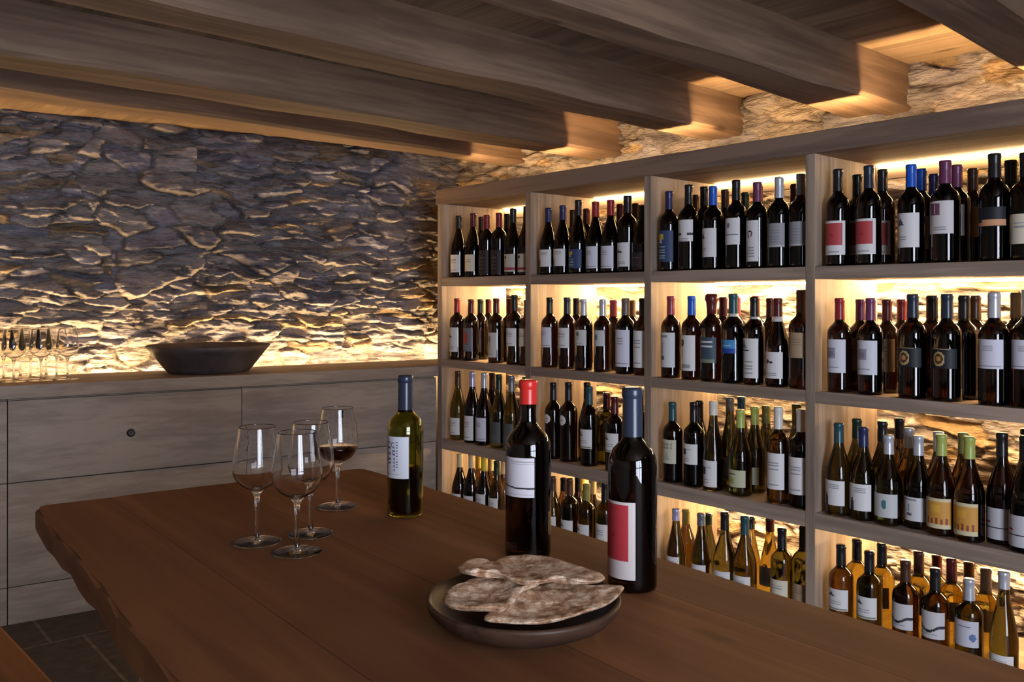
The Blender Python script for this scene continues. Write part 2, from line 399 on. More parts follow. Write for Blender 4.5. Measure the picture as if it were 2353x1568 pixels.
# warm LED strips
def led(x0, x1, y0, y1, z0, z1, strength, label, faces):
    """aluminium channel with a luminous diffuser"""
    root = empty('led_strip', ((x0 + x1) / 2, (y0 + y1) / 2, z0), label=label, cat='LED strip', group='LED strips of the wine rack')
    return root
def led_box(x0, x1, y0, y1, z0, z1, side, strength, label, group='LED strips of the wine rack', mat=None):
    root = empty('led_strip', (0, 0, 0), label=label, cat='LED strip', group=group)
    m = emit('led_diffuser', LED_WARM, strength)
    t = 0.0015
    if side == 'down':
        box('channel', x0, x1, y0, y1, z1 - t, z1, M_alu, root, 0); o = box('diffuser', x0 + .0005, x1 - .0005, y0, y1, z0, z1 - t, m, root, 0)
    elif side == 'xp':                 # diffuser facing up, tight behind a shielding fin
        bm = bmesh.new(); box_bm(bm, x0, x0 + .004, y0, y1, z0, z1); box_bm(bm, x0 + .004, x1, y0, y1, z0, z0 + .002)
        link('channel', finish(bm, 'channel'), M_alu, root)
        box('diffuser', x0 + .0045, x1 - .0003, y0, y1, z0 + .002, z0 + .0035, m, root, 0)
    elif side == 'up':
        box('channel', x0, x1, y0, y1, z0, z0 + t, M_alu, root, 0, mat); o = box('diffuser', x0, x1, y0, y1, z0 + t, z1, m, root, 0, mat)
    return root
ROWN = ['top shelf', 'second shelf', 'third shelf', 'bottom shelf']
LED_ROW = [80, 650, 110, 450]
for b in range(4):
    ya, yb = YP[b + 1] + .006, YP[b] - .041
    for k in range(4):
        z = ZT0 if k == 0 else ZF[k - 1] - TH[k - 1]
        x = RX1 - .030 if k == 0 else RX1 - .036
        if k == 0: led_box(RX1 + .002, RX1 + .009, ya, yb, z - .008, z - .0005, 'down', 90, 'added unseen LED strip behind the fascia, brightening the stone in the %s' % BAYN[b])  # extra unseen strip, added to brighten the stone under the fascia
        led_box(x, x + .009, ya, yb, z - .008, z - .0005, 'down', LED_ROW[k], 'warm LED strip at the back above the %s, %s' % (ROWN[k], BAYN[b]))
led_box(2.826, 2.836, YP[4] - .03, YP[0], ZT1 + .0005, ZT1 + .029, 'xp', 520, 'warm LED strip on top of the wine rack under the beam ends')
MC = Matrix(((CD.x, CN.x, 0, C0.x), (CD.y, CN.y, 0, C0.y), (0, 0, 1, 0), (0, 0, 0, 1)))
led_box(-0.42, 4.4, 0.452, 0.466, 0.915, 0.926, 'up', 250, 'warm LED strip along the back of the counter', None, MC)

# small ceiling spotlight behind the photographer
sp = empty('ceiling_spotlight', (1.95, -1.2, CEIL - .075), label='small black ceiling spotlight behind the camera, near the rack end', cat='spotlight')
v, f = lathe([(0, .075), (.012, .075), (.012, .05), (.036, .045), (.038, .0), (.034, .0), (.033, .03), (0, .03)], 24)
link('housing', mesh('housing', v, f), M_iron, sp)
v, f = lathe([(0, .002), (.02, .004), (.028, .012), (.030, .022), (0, .022)], 24)
link('bulb', mesh('bulb', v, f, True), emit('lamp_bulb', (1, .86, .66), 140), sp)

# ------------------------------------------------------------------ counter along the left wall
ZC1, ZC0 = EYE - 0.337, EYE - 0.394
bm = bmesh.new()
pl = [(0, -.012), (4.6, -.012), (4.6, .442), (-.46, .442), (-.46, .105), (0, .025)]
ft = bm.faces.new([bm.verts.new(MC @ Vector((u, v, ZC1))) for u, v in pl])
for g in bmesh.ops.extrude_face_region(bm, geom=[ft])['geom']:
    if isinstance(g, bmesh.types.BMVert): g.co.z = ZC0 + .004
o = link('worktop', finish(bm, 'worktop', .003), M_cab)
tag(o, 'long grey-brown larch worktop below the stone wall, lit from behind', 'worktop')
o.location = (0, 0, 0)
edges = [0.006, 0.985, 1.8915, 2.80, 3.71, 4.60]
cabl = ['larch base cabinet at the corner beside the wine rack', 'larch base cabinet below the dark bowl with a black drawer knob', 'larch base cabinet cut off by the left edge of the photo',
        'larch base cabinet further along the counter, outside the view', 'last larch base cabinet of the counter, outside the view']
for i in range(5):
    a, b2 = edges[i] + .0015, edges[i + 1] - .0015
    root = empty('base_cabinet', tuple(C0 + CD * ((a + b2) / 2) + CN * .3), label=cabl[i], cat='cabinet', group='base cabinets of the counter')
    Mi = Matrix.Translation(-root.location) @ MC
    box('body', a, b2, 0.022, 0.54, 0.0, ZC0, M_cab, root, 0.001, Mi)
    dr = box('drawer', a, b2, 0.0, 0.0205, EYE - .716, ZC0 - .004, M_cab, root, 0.0015, Mi)
    box('lower_panel', a, b2, 0.004, 0.0205, EYE - 1.125, EYE - .721, M_cab, root, 0.0015, Mi)
    box('plinth', a, b2, 0.006, 0.0205, 0.0, EYE - 1.128, M_cab, root, 0.0015, Mi)
    v, f = lathe([(0, -.002), (.006, -.002), (.0055, .007), (.0135, .0115), (.0165, .016), (.015, .021), (.009, .0235), (.0035, .0215), (0, .021)], 24)
    kc = C0 + CD * ((a + b2) / 2 + .008) + Vector((0, 0, EYE - .556)) - root.location
    me = mesh('knob', v, f, True)
    ko = link('knob', me, M_iron, dr, tuple(kc)); ko.rotation_euler = (math.pi / 2, 0, math.atan2(CN.y, CN.x) - math.pi / 2)

# dark wooden bowl on the worktop

# bottles on the rack: shelf, bay, x, y, height, shape, glass, capsule, (label bottom, label top, art), depth rank
BOTTLES = [
(1, 1, 2.7, 3.504, 0.307, 'bg', 'red', 'black', (0.025, 0.112, 'white_plain'), 0),
(1, 1, 2.7, 3.389, 0.312, 'bg', 'red', 'maroon', (0.027, 0.109, 'cream_plain'), 0),
(1, 1, 2.7, 3.285, 0.298, 'bx', 'red', 'crimson', (0.012, 0.126, 'black_lines'), 0),
(1, 1, 2.7, 3.194, 0.3, 'bx', 'red', 'crimson', (0.01, 0.123, 'black_lines'), 0),
(1, 1, 2.7, 3.092, 0.314, 'bg', 'red', 'black', (0.018, 0.1, 'red_stripe'), 0),
(1, 1, 2.708, 3.008, 0.317, 'bg', 'red', 'black', (0.016, 0.099, 'red_stripe'), 0),
(1, 1, 2.875, 3.541, 0.315, 'bx', 'red', 'brown', None, 2),
(1, 1, 2.875, 3.338, 0.317, 'bx', 'red', 'black', None, 2),
(1, 2, 2.7, 2.853, 0.298, 'bg', 'red', 'navy', (0.035, 0.11, 'tower'), 0),
(1, 2, 2.7, 2.762, 0.3, 'bg', 'red', 'navy', (0.035, 0.11, 'tower'), 0),
(1, 2, 2.7, 2.667, 0.317, 'bg', 'red', 'black', (0.023, 0.104, 'navy_gold'), 0),
(1, 2, 2.7, 2.566, 0.299, 'bg', 'red', 'red', (0.02, 0.112, 'lilac_plain'), 0),
(1, 2, 2.7, 2.48, 0.299, 'bg', 'red', 'red', (0.018, 0.11, 'lilac_plain'), 0),
(1, 2, 2.71, 2.397, 0.312, 'hb', 'red', 'black', (0.023, 0.12, 'script'), 0),
(1, 2, 2.702, 2.313, 0.264, 'bg', 'red', 'black', (0.012, 0.077, 'black_lines'), 0),
(1, 2, 2.875, 2.875, 0.301, 'bx', 'red', 'brown', None, 2),
(1, 2, 2.875, 2.789, 0.301, 'bx', 'red', 'maroon', None, 2),
(1, 2, 2.875, 2.587, 0.302, 'bx', 'red', 'maroon', None, 2),
(1, 2, 2.875, 2.498, 0.301, 'bx', 'red', 'brown', None, 2),
(1, 3, 2.7, 2.176, 0.307, 'bx', 'red', 'navy', (0.035, 0.155, 'navy_gold'), 0),
(1, 3, 2.7, 2.082, 0.324, 'bx', 'red', 'black', (0.109, 0.19, 'dark_band'), 0),
(1, 3, 2.7, 1.971, 0.308, 'bx', 'red', 'blue', (0.046, 0.152, 'triangle'), 0),
(1, 3, 2.7, 1.87, 0.32, 'bx', 'red', 'black', (0.087, 0.182, 'thin_line'), 0),
(1, 3, 2.7, 1.782, 0.305, 'bx', 'red', 'plum', (0.024, 0.168, 'swirl'), 0),
(1, 3, 2.7, 1.695, 0.313, 'bx', 'red', 'silver', (0.07, 0.152, 'grey_sketch'), 0),
(1, 3, 2.706, 1.616, 0.315, 'bx', 'red', 'pewter', (0.071, 0.153, 'grey_sketch'), 0),
(1, 3, 2.875, 2.184, 0.308, 'bx', 'red', 'brown', None, 2),
(1, 3, 2.787, 2.076, 0.325, 'bx', 'red', 'black', None, 1),
(1, 3, 2.874, 2.041, 0.317, 'bx', 'red', 'brown', None, 2),
(1, 3, 2.896, 1.965, 0.3, 'bx', 'red', 'green', None, 2),
(1, 3, 2.872, 1.89, 0.319, 'bx', 'red', 'maroon', None, 2),
(1, 3, 2.896, 1.815, 0.32, 'bx', 'red', 'maroon', None, 2),
(1, 3, 2.873, 1.74, 0.307, 'bx', 'red', 'maroon', None, 2),
(1, 4, 2.7, 1.478, 0.316, 'bx', 'red', 'black', (0.035, 0.146, 'red_white'), 0),
(1, 4, 2.7, 1.373, 0.317, 'bx', 'red', 'slate', (0.034, 0.146, 'red_white'), 0),
(1, 4, 2.7, 1.238, 0.302, 'bx', 'red', 'blue', (0.049, 0.154, 'triangle'), 0),
(1, 4, 2.7, 1.136, 0.304, 'hb', 'red', 'plum', (0.085, 0.182, 'plum_square'), 0),
(1, 4, 2.7, 0.999, 0.307, 'hb', 'red', 'black', (0.098, 0.153, 'copper'), 0),
(1, 4, 2.7, 0.916, 0.301, 'hb', 'red', 'black', (0.045, 0.128, 'cream_plain'), 0),
(1, 4, 2.787, 1.457, 0.306, 'bx', 'red', 'black', (0.037, 0.15, 'red_white'), 1),
(1, 4, 2.787, 1.371, 0.311, 'bx', 'red', 'black', (0.034, 0.144, 'red_white'), 1),
(1, 4, 2.787, 1.246, 0.3, 'bx', 'red', 'blue', (0.047, 0.149, 'white_plain'), 1),
(1, 4, 2.875, 1.246, 0.292, 'bx', 'red', 'navy', None, 2),
(1, 4, 2.787, 1.138, 0.299, 'bx', 'red', 'plum', (0.083, 0.177, 'plum_square'), 1),
(1, 4, 2.875, 1.127, 0.298, 'bx', 'red', 'brown', (0.082, 0.176, 'tan_plain'), 2),
(1, 4, 2.787, 0.987, 0.296, 'hb', 'red', 'black', None, 1),
(2, 1, 2.7, 3.519, 0.306, 'bx', 'red', 'red', (0.039, 0.16, 'script'), 0),
(2, 1, 2.7, 3.406, 0.301, 'bx', 'red', 'maroon', (0.046, 0.159, 'grey_red'), 0),
(2, 1, 2.787, 3.44, 0.301, 'bx', 'red', 'green', (0.037, 0.147, 'grey_red'), 1),
(2, 1, 2.7, 3.214, 0.303, 'bx', 'red', 'maroon', (0.026, 0.143, 'crest'), 0),
(2, 1, 2.7, 3.082, 0.319, 'bx', 'red', 'black', (0.085, 0.167, 'white_plain'), 0),
(2, 1, 2.708, 3.003, 0.297, 'bx', 'red', 'black', (0.086, 0.167, 'cream_plain'), 0),
(2, 1, 2.875, 3.484, 0.301, 'bx', 'red', 'maroon', None, 2),
(2, 1, 2.787, 3.217, 0.301, 'bx', 'red', 'maroon', None, 1),
(2, 2, 2.7, 2.845, 0.307, 'bx', 'red', 'black', (0.089, 0.177, 'lilac_plain'), 0),
(2, 2, 2.7, 2.735, 0.307, 'bx', 'red', 'slate', (0.091, 0.177, 'white_plain'), 0),
(2, 2, 2.7, 2.635, 0.3, 'bx', 'red', 'silver', (0.105, 0.171, 'crest'), 0),
(2, 2, 2.7, 2.524, 0.299, 'bx', 'red', 'silver', (0.107, 0.172, 'teal_mark'), 0),
(2, 2, 2.7, 2.399, 0.306, 'hb', 'red', 'taupe', (0.029, 0.177, 'lilac_plain'), 0),
(2, 2, 2.7, 2.307, 0.304, 'bx', 'red', 'black', (0.03, 0.176, 'white_plain'), 0),
(2, 2, 2.787, 2.765, 0.305, 'bx', 'red', 'black', None, 1),
(2, 2, 2.787, 2.545, 0.295, 'bx', 'red', 'rose', None, 1),
(2, 2, 2.875, 2.517, 0.297, 'bx', 'red', 'taupe', None, 2),
(2, 3, 2.7, 2.167, 0.311, 'bx', 'red', 'rose', (0.04, 0.173, 'seal_low'), 0),
(2, 3, 2.7, 2.068, 0.311, 'bx', 'red', 'blue', (0.033, 0.166, 'sun'), 0),
(2, 3, 2.7, 1.977, 0.319, 'hb', 'red', 'wax', (0.068, 0.161, 'slate_text'), 0),
(2, 3, 2.7, 1.882, 0.319, 'hb', 'red', 'tealring', (0.107, 0.155, 'blue_label'), 0),
(2, 3, 2.7, 1.794, 0.309, 'bx', 'red', 'blackring', (0.024, 0.163, 'hills'), 0),
(2, 3, 2.7, 1.7, 0.305, 'bg', 'red', 'maroonring', (0.029, 0.12, 'script'), 0),
(2, 3, 2.7, 1.61, 0.332, 'hb', 'red', 'brown', (0.104, 0.189, 'tan_plain'), 0),
(2, 3, 2.787, 1.988, 0.309, 'bx', 'red', 'maroon', None, 1),
(2, 3, 2.874, 1.989, 0.309, 'bx', 'red', 'rose', None, 2),
(2, 3, 2.886, 1.912, 0.313, 'bx', 'red', 'rose', None, 2),
(2, 3, 2.787, 1.785, 0.304, 'bx', 'red', 'maroon', None, 1),
(2, 4, 2.7, 1.472, 0.305, 'bx', 'red', 'red', (0.063, 0.171, 'print'), 0),
(2, 4, 2.7, 1.367, 0.305, 'bx', 'red', 'plum', (0.063, 0.171, 'print'), 0),
(2, 4, 2.7, 1.233, 0.315, 'hb', 'red', 'slate', (0.095, 0.154, 'medal'), 0),
(2, 4, 2.7, 1.131, 0.315, 'hb', 'red', 'slate', (0.097, 0.155, 'medal'), 0),
(2, 4, 2.7, 1.0, 0.322, 'hb', 'red', 'silver', (0.104, 0.187, 'lilac_plain'), 0),
(2, 4, 2.712, 0.916, 0.326, 'hb', 'red', 'silver', (0.107, 0.188, 'lilac_plain'), 0),
(2, 4, 2.787, 1.446, 0.301, 'bx', 'red', 'plum', (0.068, 0.173, 'tan_plain'), 1),
(2, 4, 2.787, 1.356, 0.301, 'bx', 'red', 'maroon', (0.069, 0.174, 'tan_plain'), 1),
(2, 4, 2.875, 1.349, 0.301, 'bx', 'red', 'crimson', None, 2),
(2, 4, 2.787, 1.213, 0.312, 'hb', 'red', 'black', None, 1),
(2, 4, 2.787, 1.117, 0.312, 'hb', 'red', 'black', None, 1),
(2, 4, 2.875, 1.12, 0.312, 'hb', 'red', 'brown', None, 2),
(2, 4, 2.787, 0.971, 0.318, 'hb', 'red', 'taupe', (0.106, 0.188, 'tan_plain'), 1),
(3, 1, 2.7, 3.511, 0.341, 'bg', 'green', 'brown', (0.027, 0.111, 'white_plain'), 0),
(3, 1, 2.7, 3.396, 0.345, 'bg', 'red', 'lavender', (0.013, 0.132, 'white_plain'), 0),
(3, 1, 2.7, 3.305, 0.345, 'bg', 'red', 'silver', (0.02, 0.132, 'lilac_plain'), 0),
(3, 1, 2.7, 3.194, 0.345, 'bg', 'green', 'green', (0.023, 0.123, 'grey_dark'), 0),
(3, 1, 2.7, 3.103, 0.345, 'bg', 'green', 'pewter', (0.022, 0.125, 'grey_dark'), 0),
(3, 1, 2.7, 3.006, 0.345, 'bg', 'red', 'black', (0.027, 0.125, 'white_plain'), 0),
(3, 1, 2.787, 3.348, 0.336, 'bg', 'red', 'brown', None, 1),
(3, 2, 2.7, 2.822, 0.332, 'bx', 'red', 'black', (0.156, 0.196, 'oval'), 0),
(3, 2, 2.7, 2.727, 0.341, 'bx', 'red', 'black', (0.157, 0.2, 'oval'), 0),
(3, 2, 2.7, 2.602, 0.333, 'bx', 'red', 'tealcap', (0.074, 0.154, 'dark_hill'), 0),
(3, 2, 2.7, 2.458, 0.301, 'bx', 'red', 'maroon', (0.077, 0.154, 'dark_hill'), 0),
(3, 2, 2.7, 2.323, 0.345, 'bx', 'red', 'black', (0.079, 0.165, 'white_plain'), 0),
(3, 2, 2.787, 2.699, 0.337, 'bg', 'green', 'black', None, 1),
(3, 2, 2.787, 2.583, 0.301, 'bx', 'green', 'maroon', None, 1),
(3, 3, 2.7, 2.159, 0.304, 'bx', 'red', 'tealcap', (0.073, 0.164, 'grid'), 0),
(3, 3, 2.7, 2.058, 0.314, 'bx', 'red', 'black', (0.084, 0.16, 'emblem'), 0),
(3, 3, 2.7, 1.969, 0.325, 'fl', 'green', 'white', (0.014, 0.11, 'emblem'), 0),
(3, 3, 2.7, 1.852, 0.306, 'bg', 'green', 'lime', (0.032, 0.093, 'cream_green'), 0),
(3, 3, 2.7, 1.698, 0.326, 'bx', 'amber', 'white', (0.049, 0.173, 'white_plain'), 0),
(3, 3, 2.7, 1.612, 0.327, 'bx', 'red', 'white', (0.045, 0.17, 'white_plain'), 0),
(3, 3, 2.787, 2.098, 0.309, 'bg', 'red', 'black', None, 1),
(3, 3, 2.787, 1.958, 0.331, 'fl', 'green', 'taupe', (0.029, 0.114, 'white_plain'), 1),
(3, 3, 2.875, 1.968, 0.329, 'fl', 'green', 'tealcap', None, 2),
(3, 3, 2.787, 1.85, 0.307, 'bg', 'green', 'lime', (0.031, 0.093, 'cream_green'), 1),
(3, 3, 2.875, 1.86, 0.302, 'bg', 'green', 'olive', None, 2),
(3, 3, 2.787, 1.681, 0.332, 'bg', 'green', 'olive', None, 1),
(3, 4, 2.7, 1.475, 0.297, 'bg', 'green', 'tealcap', (0.034, 0.114, 'tower'), 0),
(3, 4, 2.7, 1.391, 0.293, 'bg', 'green', 'navy', (0.032, 0.116, 'tower'), 0),
(3, 4, 2.699, 1.308, 0.277, 'bg', 'green', 'silver', (0.026, 0.099, 'teal_mark'), 0),
(3, 4, 2.727, 1.228, 0.281, 'bg', 'green', 'silver', (0.025, 0.097, 'seal_low'), 0),
(3, 4, 2.702, 1.148, 0.294, 'bg', 'amber', 'lime', (0.023, 0.112, 'orange'), 0),
(3, 4, 2.694, 1.065, 0.3, 'bg', 'amber', 'lime', (0.02, 0.113, 'orange'), 0),
(3, 4, 2.733, 0.991, 0.315, 'bg', 'red', 'black', (0.016, 0.105, 'black_stripe'), 0),
(3, 4, 2.694, 0.916, 0.32, 'bg', 'red', 'black', (0.016, 0.103, 'black_stripe'), 0),
(3, 4, 2.787, 1.458, 0.304, 'bg', 'green', 'green', None, 1),
(3, 4, 2.787, 1.371, 0.303, 'bg', 'green', 'black', None, 1),
(3, 4, 2.875, 1.357, 0.308, 'bg', 'amber', 'black', None, 2),
(3, 4, 2.789, 1.285, 0.292, 'bg', 'amber', 'silver', None, 1),
(3, 4, 2.806, 1.201, 0.29, 'bg', 'amber', 'silver', None, 1),
(3, 4, 2.787, 1.119, 0.296, 'bg', 'amber', 'olive', None, 1),
(3, 4, 2.811, 0.954, 0.325, 'bg', 'green', 'black', None, 1),
(4, 1, 2.7, 3.497, 0.307, 'bg', 'red', 'cream', (0.043, 0.116, 'white_plain'), 0),
(4, 1, 2.7, 3.403, 0.32, 'bg', 'red', 'cream', (0.049, 0.121, 'dark_hill'), 0),
(4, 1, 2.7, 3.305, 0.322, 'bg', 'red', 'yellow', (0.056, 0.146, 'white_plain'), 0),
(4, 1, 2.7, 3.21, 0.31, 'bg', 'green', 'green', (0.053, 0.143, 'white_plain'), 0),
(4, 1, 2.787, 3.457, 0.298, 'bg', 'amber', 'yellow', None, 1),
(4, 1, 2.787, 3.361, 0.298, 'bg', 'amber', 'cream', None, 1),
(4, 1, 2.787, 3.262, 0.294, 'bg', 'amber', 'cream', None, 1),
(4, 2, 2.7, 2.825, 0.298, 'bg', 'green', 'brown', (0.068, 0.129, 'white_plain'), 0),
(4, 2, 2.7, 2.719, 0.305, 'bx', 'green', 'brown', (0.051, 0.131, 'dark_hill'), 0),
(4, 2, 2.7, 2.619, 0.298, 'bx', 'green', 'olive', (0.053, 0.132, 'dark_hill'), 0),
(4, 2, 2.7, 2.512, 0.319, 'bx', 'green', 'black', (0.058, 0.153, 'white_plain'), 0),
(4, 2, 2.787, 2.846, 0.275, 'bg', 'amber', 'black', None, 1),
(4, 2, 2.795, 2.763, 0.291, 'bg', 'amber', 'black', None, 1),
(4, 2, 2.875, 2.819, 0.272, 'bg', 'amber', 'yellow', None, 2),
(4, 2, 2.787, 2.668, 0.297, 'bg', 'amber', 'cream', None, 1),
(4, 2, 2.787, 2.568, 0.305, 'bg', 'amber', 'cream', None, 1),
(4, 3, 2.7, 2.142, 0.276, 'fl', 'green', 'lavender', (0.037, 0.101, 'white_plain'), 0),
(4, 3, 2.7, 2.024, 0.28, 'fl', 'green', 'pewter', (0.025, 0.097, 'white_plain'), 0),
(4, 3, 2.7, 1.919, 0.306, 'bg', 'green', 'black', (0.028, 0.098, 'white_plain'), 0),
(4, 3, 2.704, 1.836, 0.306, 'bg', 'green', 'tealcap', (0.033, 0.099, 'white_plain'), 0),
(4, 3, 2.7, 1.684, 0.291, 'bx', 'green', 'black', (0.056, 0.122, 'cream_plain'), 0),
(4, 3, 2.71, 1.607, 0.312, 'bx', 'green', 'black', (0.062, 0.123, 'tan_plain'), 0),
(4, 3, 2.787, 2.162, 0.256, 'bg', 'amber', 'olive', None, 1),
(4, 3, 2.787, 2.057, 0.261, 'fl', 'green', 'green', None, 1),
(4, 3, 2.787, 1.868, 0.286, 'fl', 'gold', 'black', None, 1),
(4, 3, 2.787, 1.787, 0.292, 'fl', 'gold', 'maroon', (0.056, 0.124, 'grey_sketch'), 1),
(4, 4, 2.7, 1.467, 0.28, 'bx', 'amber', 'black', (0.076, 0.144, 'dark_hill'), 0),
(4, 4, 2.7, 1.371, 0.279, 'bx', 'green', 'black', (0.075, 0.143, 'dark_hill'), 0),
(4, 4, 2.7, 1.255, 0.276, 'bx', 'amber', 'brown', (0.074, 0.152, 'wave'), 0),
(4, 4, 2.7, 1.165, 0.271, 'bx', 'amber', 'black', (0.072, 0.152, 'wave'), 0),
(4, 4, 2.7, 1.068, 0.266, 'bx', 'green', 'silver', (0.077, 0.152, 'medallion'), 0),
(4, 4, 2.7, 0.974, 0.307, 'fl', 'green', 'silver', (0.019, 0.08, 'white_plain'), 0),
(4, 4, 2.787, 1.458, 0.283, 'bx', 'gold', 'black', None, 1),
(4, 4, 2.787, 1.373, 0.288, 'bx', 'gold', 'black', (0.089, 0.156, 'tan_plain'), 1),
(4, 4, 2.787, 1.254, 0.288, 'bx', 'gold', 'brown', (0.1, 0.168, 'tan_plain'), 1),
(4, 4, 2.875, 1.236, 0.263, 'bx', 'gold', 'maroon', None, 2),
(4, 4, 2.787, 1.154, 0.287, 'bx', 'gold', 'maroon', (0.107, 0.166, 'tan_plain'), 1),
(4, 4, 2.875, 1.138, 0.263, 'bx', 'gold', 'brown', None, 2),
(4, 4, 2.787, 1.055, 0.282, 'bx', 'gold', 'taupe', (0.103, 0.166, 'tan_plain'), 1),
]
ORD = ['first', 'second', 'third', 'fourth', 'fifth', 'sixth', 'seventh', 'eighth', 'ninth']
def dark_bowl():
    R, h = 0.275, 0.124
    prof = [(0, 0), (.165, 0), (.178, .004), (.19, .016), (.255, .100), (R, h), (R - .006, h + .003), (R - .016, h), (.235, .094), (.175, .026), (.13, .014), (0, .012)]
    v, f = lathe(prof, 72)
    v = [(x, y * 0.98, z + .0025 * noise.noise(Vector((x * 9, y * 9, 3)))*(z > .01)) for x, y, z in v]
    m = simple('weathered_bowl_wood', (0.075, 0.058, 0.056), 0.6, noise_amt=0.35, nscale=14, bump=0.3)
    o = link('wooden_bowl', mesh('wooden_bowl', v, f, True), m, None, (1.624, 3.996, ZC1))
    tag(o, 'large dark weathered flared bowl standing on the backlit worktop', 'bowl')
dark_bowl()

# ------------------------------------------------------------------ wine glasses
def glass_meshes():
    n = 40
    bowl = [(0, .0955), (.012, .0965), (.030, .1065), (.0405, .120), (.0445, .133), (.0435, .150), (.0395, .178), (.0349, .2045), (.0337, .2115), (.0335, .2125), (.0330, .2131), (.0325, .2125), (.0327, .2113), (.0338, .2045),
            (.0383, .178), (.0423, .150), (.0433, .133), (.0393, .1208), (.029, .1085), (.011, .0985), (0, .0978)]
    stem = [(0, .0035), (.0085, .0036), (.0082, .0048), (.0058, .009), (.0042, .016), (.0038, .03), (.0036, .05), (.0042, .072), (.0052, .082), (.0072, .089), (.0115, .0955), (.0108, .0968), (0, .0960)]
    foot = [(0, .0002), (.012, .0002), (.036, .0001), (.0415, .0002), (.0427, .0009), (.0429, .0014), (.0424, .0021), (.0412, .0023), (.030, .0027), (.018, .0034), (.010, .0044), (.003, .0050), (0, .0050)]
    out = []
    for nm, p in (('bowl', bowl), ('stem', stem), ('foot', foot)):
        v, f = lathe(p, n); me = mesh(nm, v, f, True); me.materials.append(M_clear); out.append((nm, me))
    return out
GM = glass_meshes()
def wine_glass(x, y, z, label, group, tilt=0):
    r = empty('wine_glass', (x, y, z), label=label, cat='wine glass', group=group)
    for nm, me in GM:
        o = bpy.data.objects.new(nm, me); COL.objects.link(o); o.parent = r
    return r
ZT = EYE - 0.447
wine_glass(0.712, 1.53, ZT, 'empty wine glass leftmost of the four on the table', 'wine glasses on the table')
wine_glass(0.737, 1.423, ZT, 'empty wine glass nearest the camera on the table', 'wine glasses on the table')
wine_glass(0.814, 1.517, ZT, 'empty wine glass half hidden behind the nearest glass on the table', 'wine glasses on the table')
glass_with_wine = wine_glass(0.965, 1.679, ZT, 'wine glass holding red wine, furthest back on the table', 'wine glasses on the table')
prof = [(0, .0981), (.0108, .0988), (.0288, .1089), (.0390, .1212), (.0427, .1290), (.0424, .1294), (0, .1292)]
v, f = lathe(prof, 40)
link('wine', mesh('wine', v, f, True), M_wine, glass_with_wine)['label'] = 'dark red wine'
k = 0
for row, off in enumerate((.15, .255, .36)):
    for i in range(4):
        s = 1.665 + i * .098 + row * .03
        p = C0 + CD * s + CN * off
        wine_glass(p.x, p.y, ZC1, 'clean wine glass, %s from the right, %s rank on the worktop' % (ORD[i], ('front', 'middle', 'rear')[row]), 'clean wine glasses on the worktop')

# ------------------------------------------------------------------ tasting table
tab = empty('tasting_table', (0.81, 1.0, 0), -0.055, 'long reddish-brown plank tasting table with rounded corners and worn edges', 'table')
def to_tab(x, y):
    a = 0.055; dx, dy = x - .81, y - 1.0
    return (dx * math.cos(a) - dy * math.sin(a), dx * math.sin(a) + dy * math.cos(a))
left = [(0.10 + (y + 1.1) * .128 if False else 0.379 + 0.086 * (y - 1.035) + 0.0022 * math.sin(y * 9) + .0015 * math.sin(y * 23), y) for y in np.linspace(0.06, 2.06, 28)]
right = [(1.164 + 0.047 * (y - .397) + 0.001 * math.sin(y * 7), y) for y in np.linspace(1.97, 0.06, 20)]
corner_l = [(0.470, 2.085), (0.478, 2.105), (0.495, 2.115)]
far_edge = [(0.495 + (1.205 - .495) * t, 2.115 + (2.03 - 2.115) * t) for t in (.25, .5, .75)]
corner_r = [(1.205, 2.030), (1.228, 2.020), (1.238, 2.0)]
poly = [to_tab(*p) for p in left + corner_l + far_edge + corner_r + right]
bm = bmesh.new()
top = [bm.verts.new((x, y, ZT)) for x, y in poly]; ft = bm.faces.new(top)
r = bmesh.ops.extrude_face_region(bm, geom=[ft]); vs = [g for g in r['geom'] if isinstance(g, bmesh.types.BMVert)]
for vtx in vs: vtx.co.z -= 0.048
rim = [e for e in bm.edges if abs(e.verts[0].co.z - e.verts[1].co.z) < 1e-6 and (len(e.link_faces) == 2)]
bmesh.ops.bevel(bm, geom=rim, offset=0.007, segments=3, affect='EDGES')
link('tabletop', finish(bm, 'tabletop'), M_table, tab)
for (x, y) in ((-.22, .78), (.28, .74), (-.28, -.72), (.24, -.72)):
    b2 = bmesh.new(); vs = box_bm(b2, x - .04, x + .04, y - .04, y + .04, 0, ZT - .048)
    for vtx in vs[:4]: vtx.co.x += (x - vtx.co.x) * .25; vtx.co.y += (y - vtx.co.y) * .25
    link('leg', finish(b2, 'leg', .004), M_tleg, tab)
for y in (.76, -.72): box('crossbar', -.25, .25, y - .03, y + .03, ZT - .15, ZT - .05, M_tleg, tab, .004)
box('apron', -.02, .04, -.70, .74, ZT - .13, ZT - .06, M_tleg, tab, .004)

st = empty('stool', (0.20, 2.2, 0), 0.03, 'orange-brown wooden stool at the lower left corner, partly in the frame', 'stool')
SZ = EYE - .77
box('seat', -.26, .265, -.33, .27, SZ - .035, SZ, M_stool, st, .008)
for sx in (-1, 1):
    for sy in (-1, 1):
        b2 = bmesh.new(); vs = box_bm(b2, sx * .2 - .02, sx * .2 + .02, sy * .23 - .03 - .02, sy * .23 - .03 + .02, 0, SZ - .035)
        link('leg', finish(b2, 'leg', .003), M_stool, st)
for sy in (-1, 1): box('rail', -.18, .18, sy * .23 - .04, sy * .23 - .02, SZ - .12, SZ - .06, M_stool, st, .002)

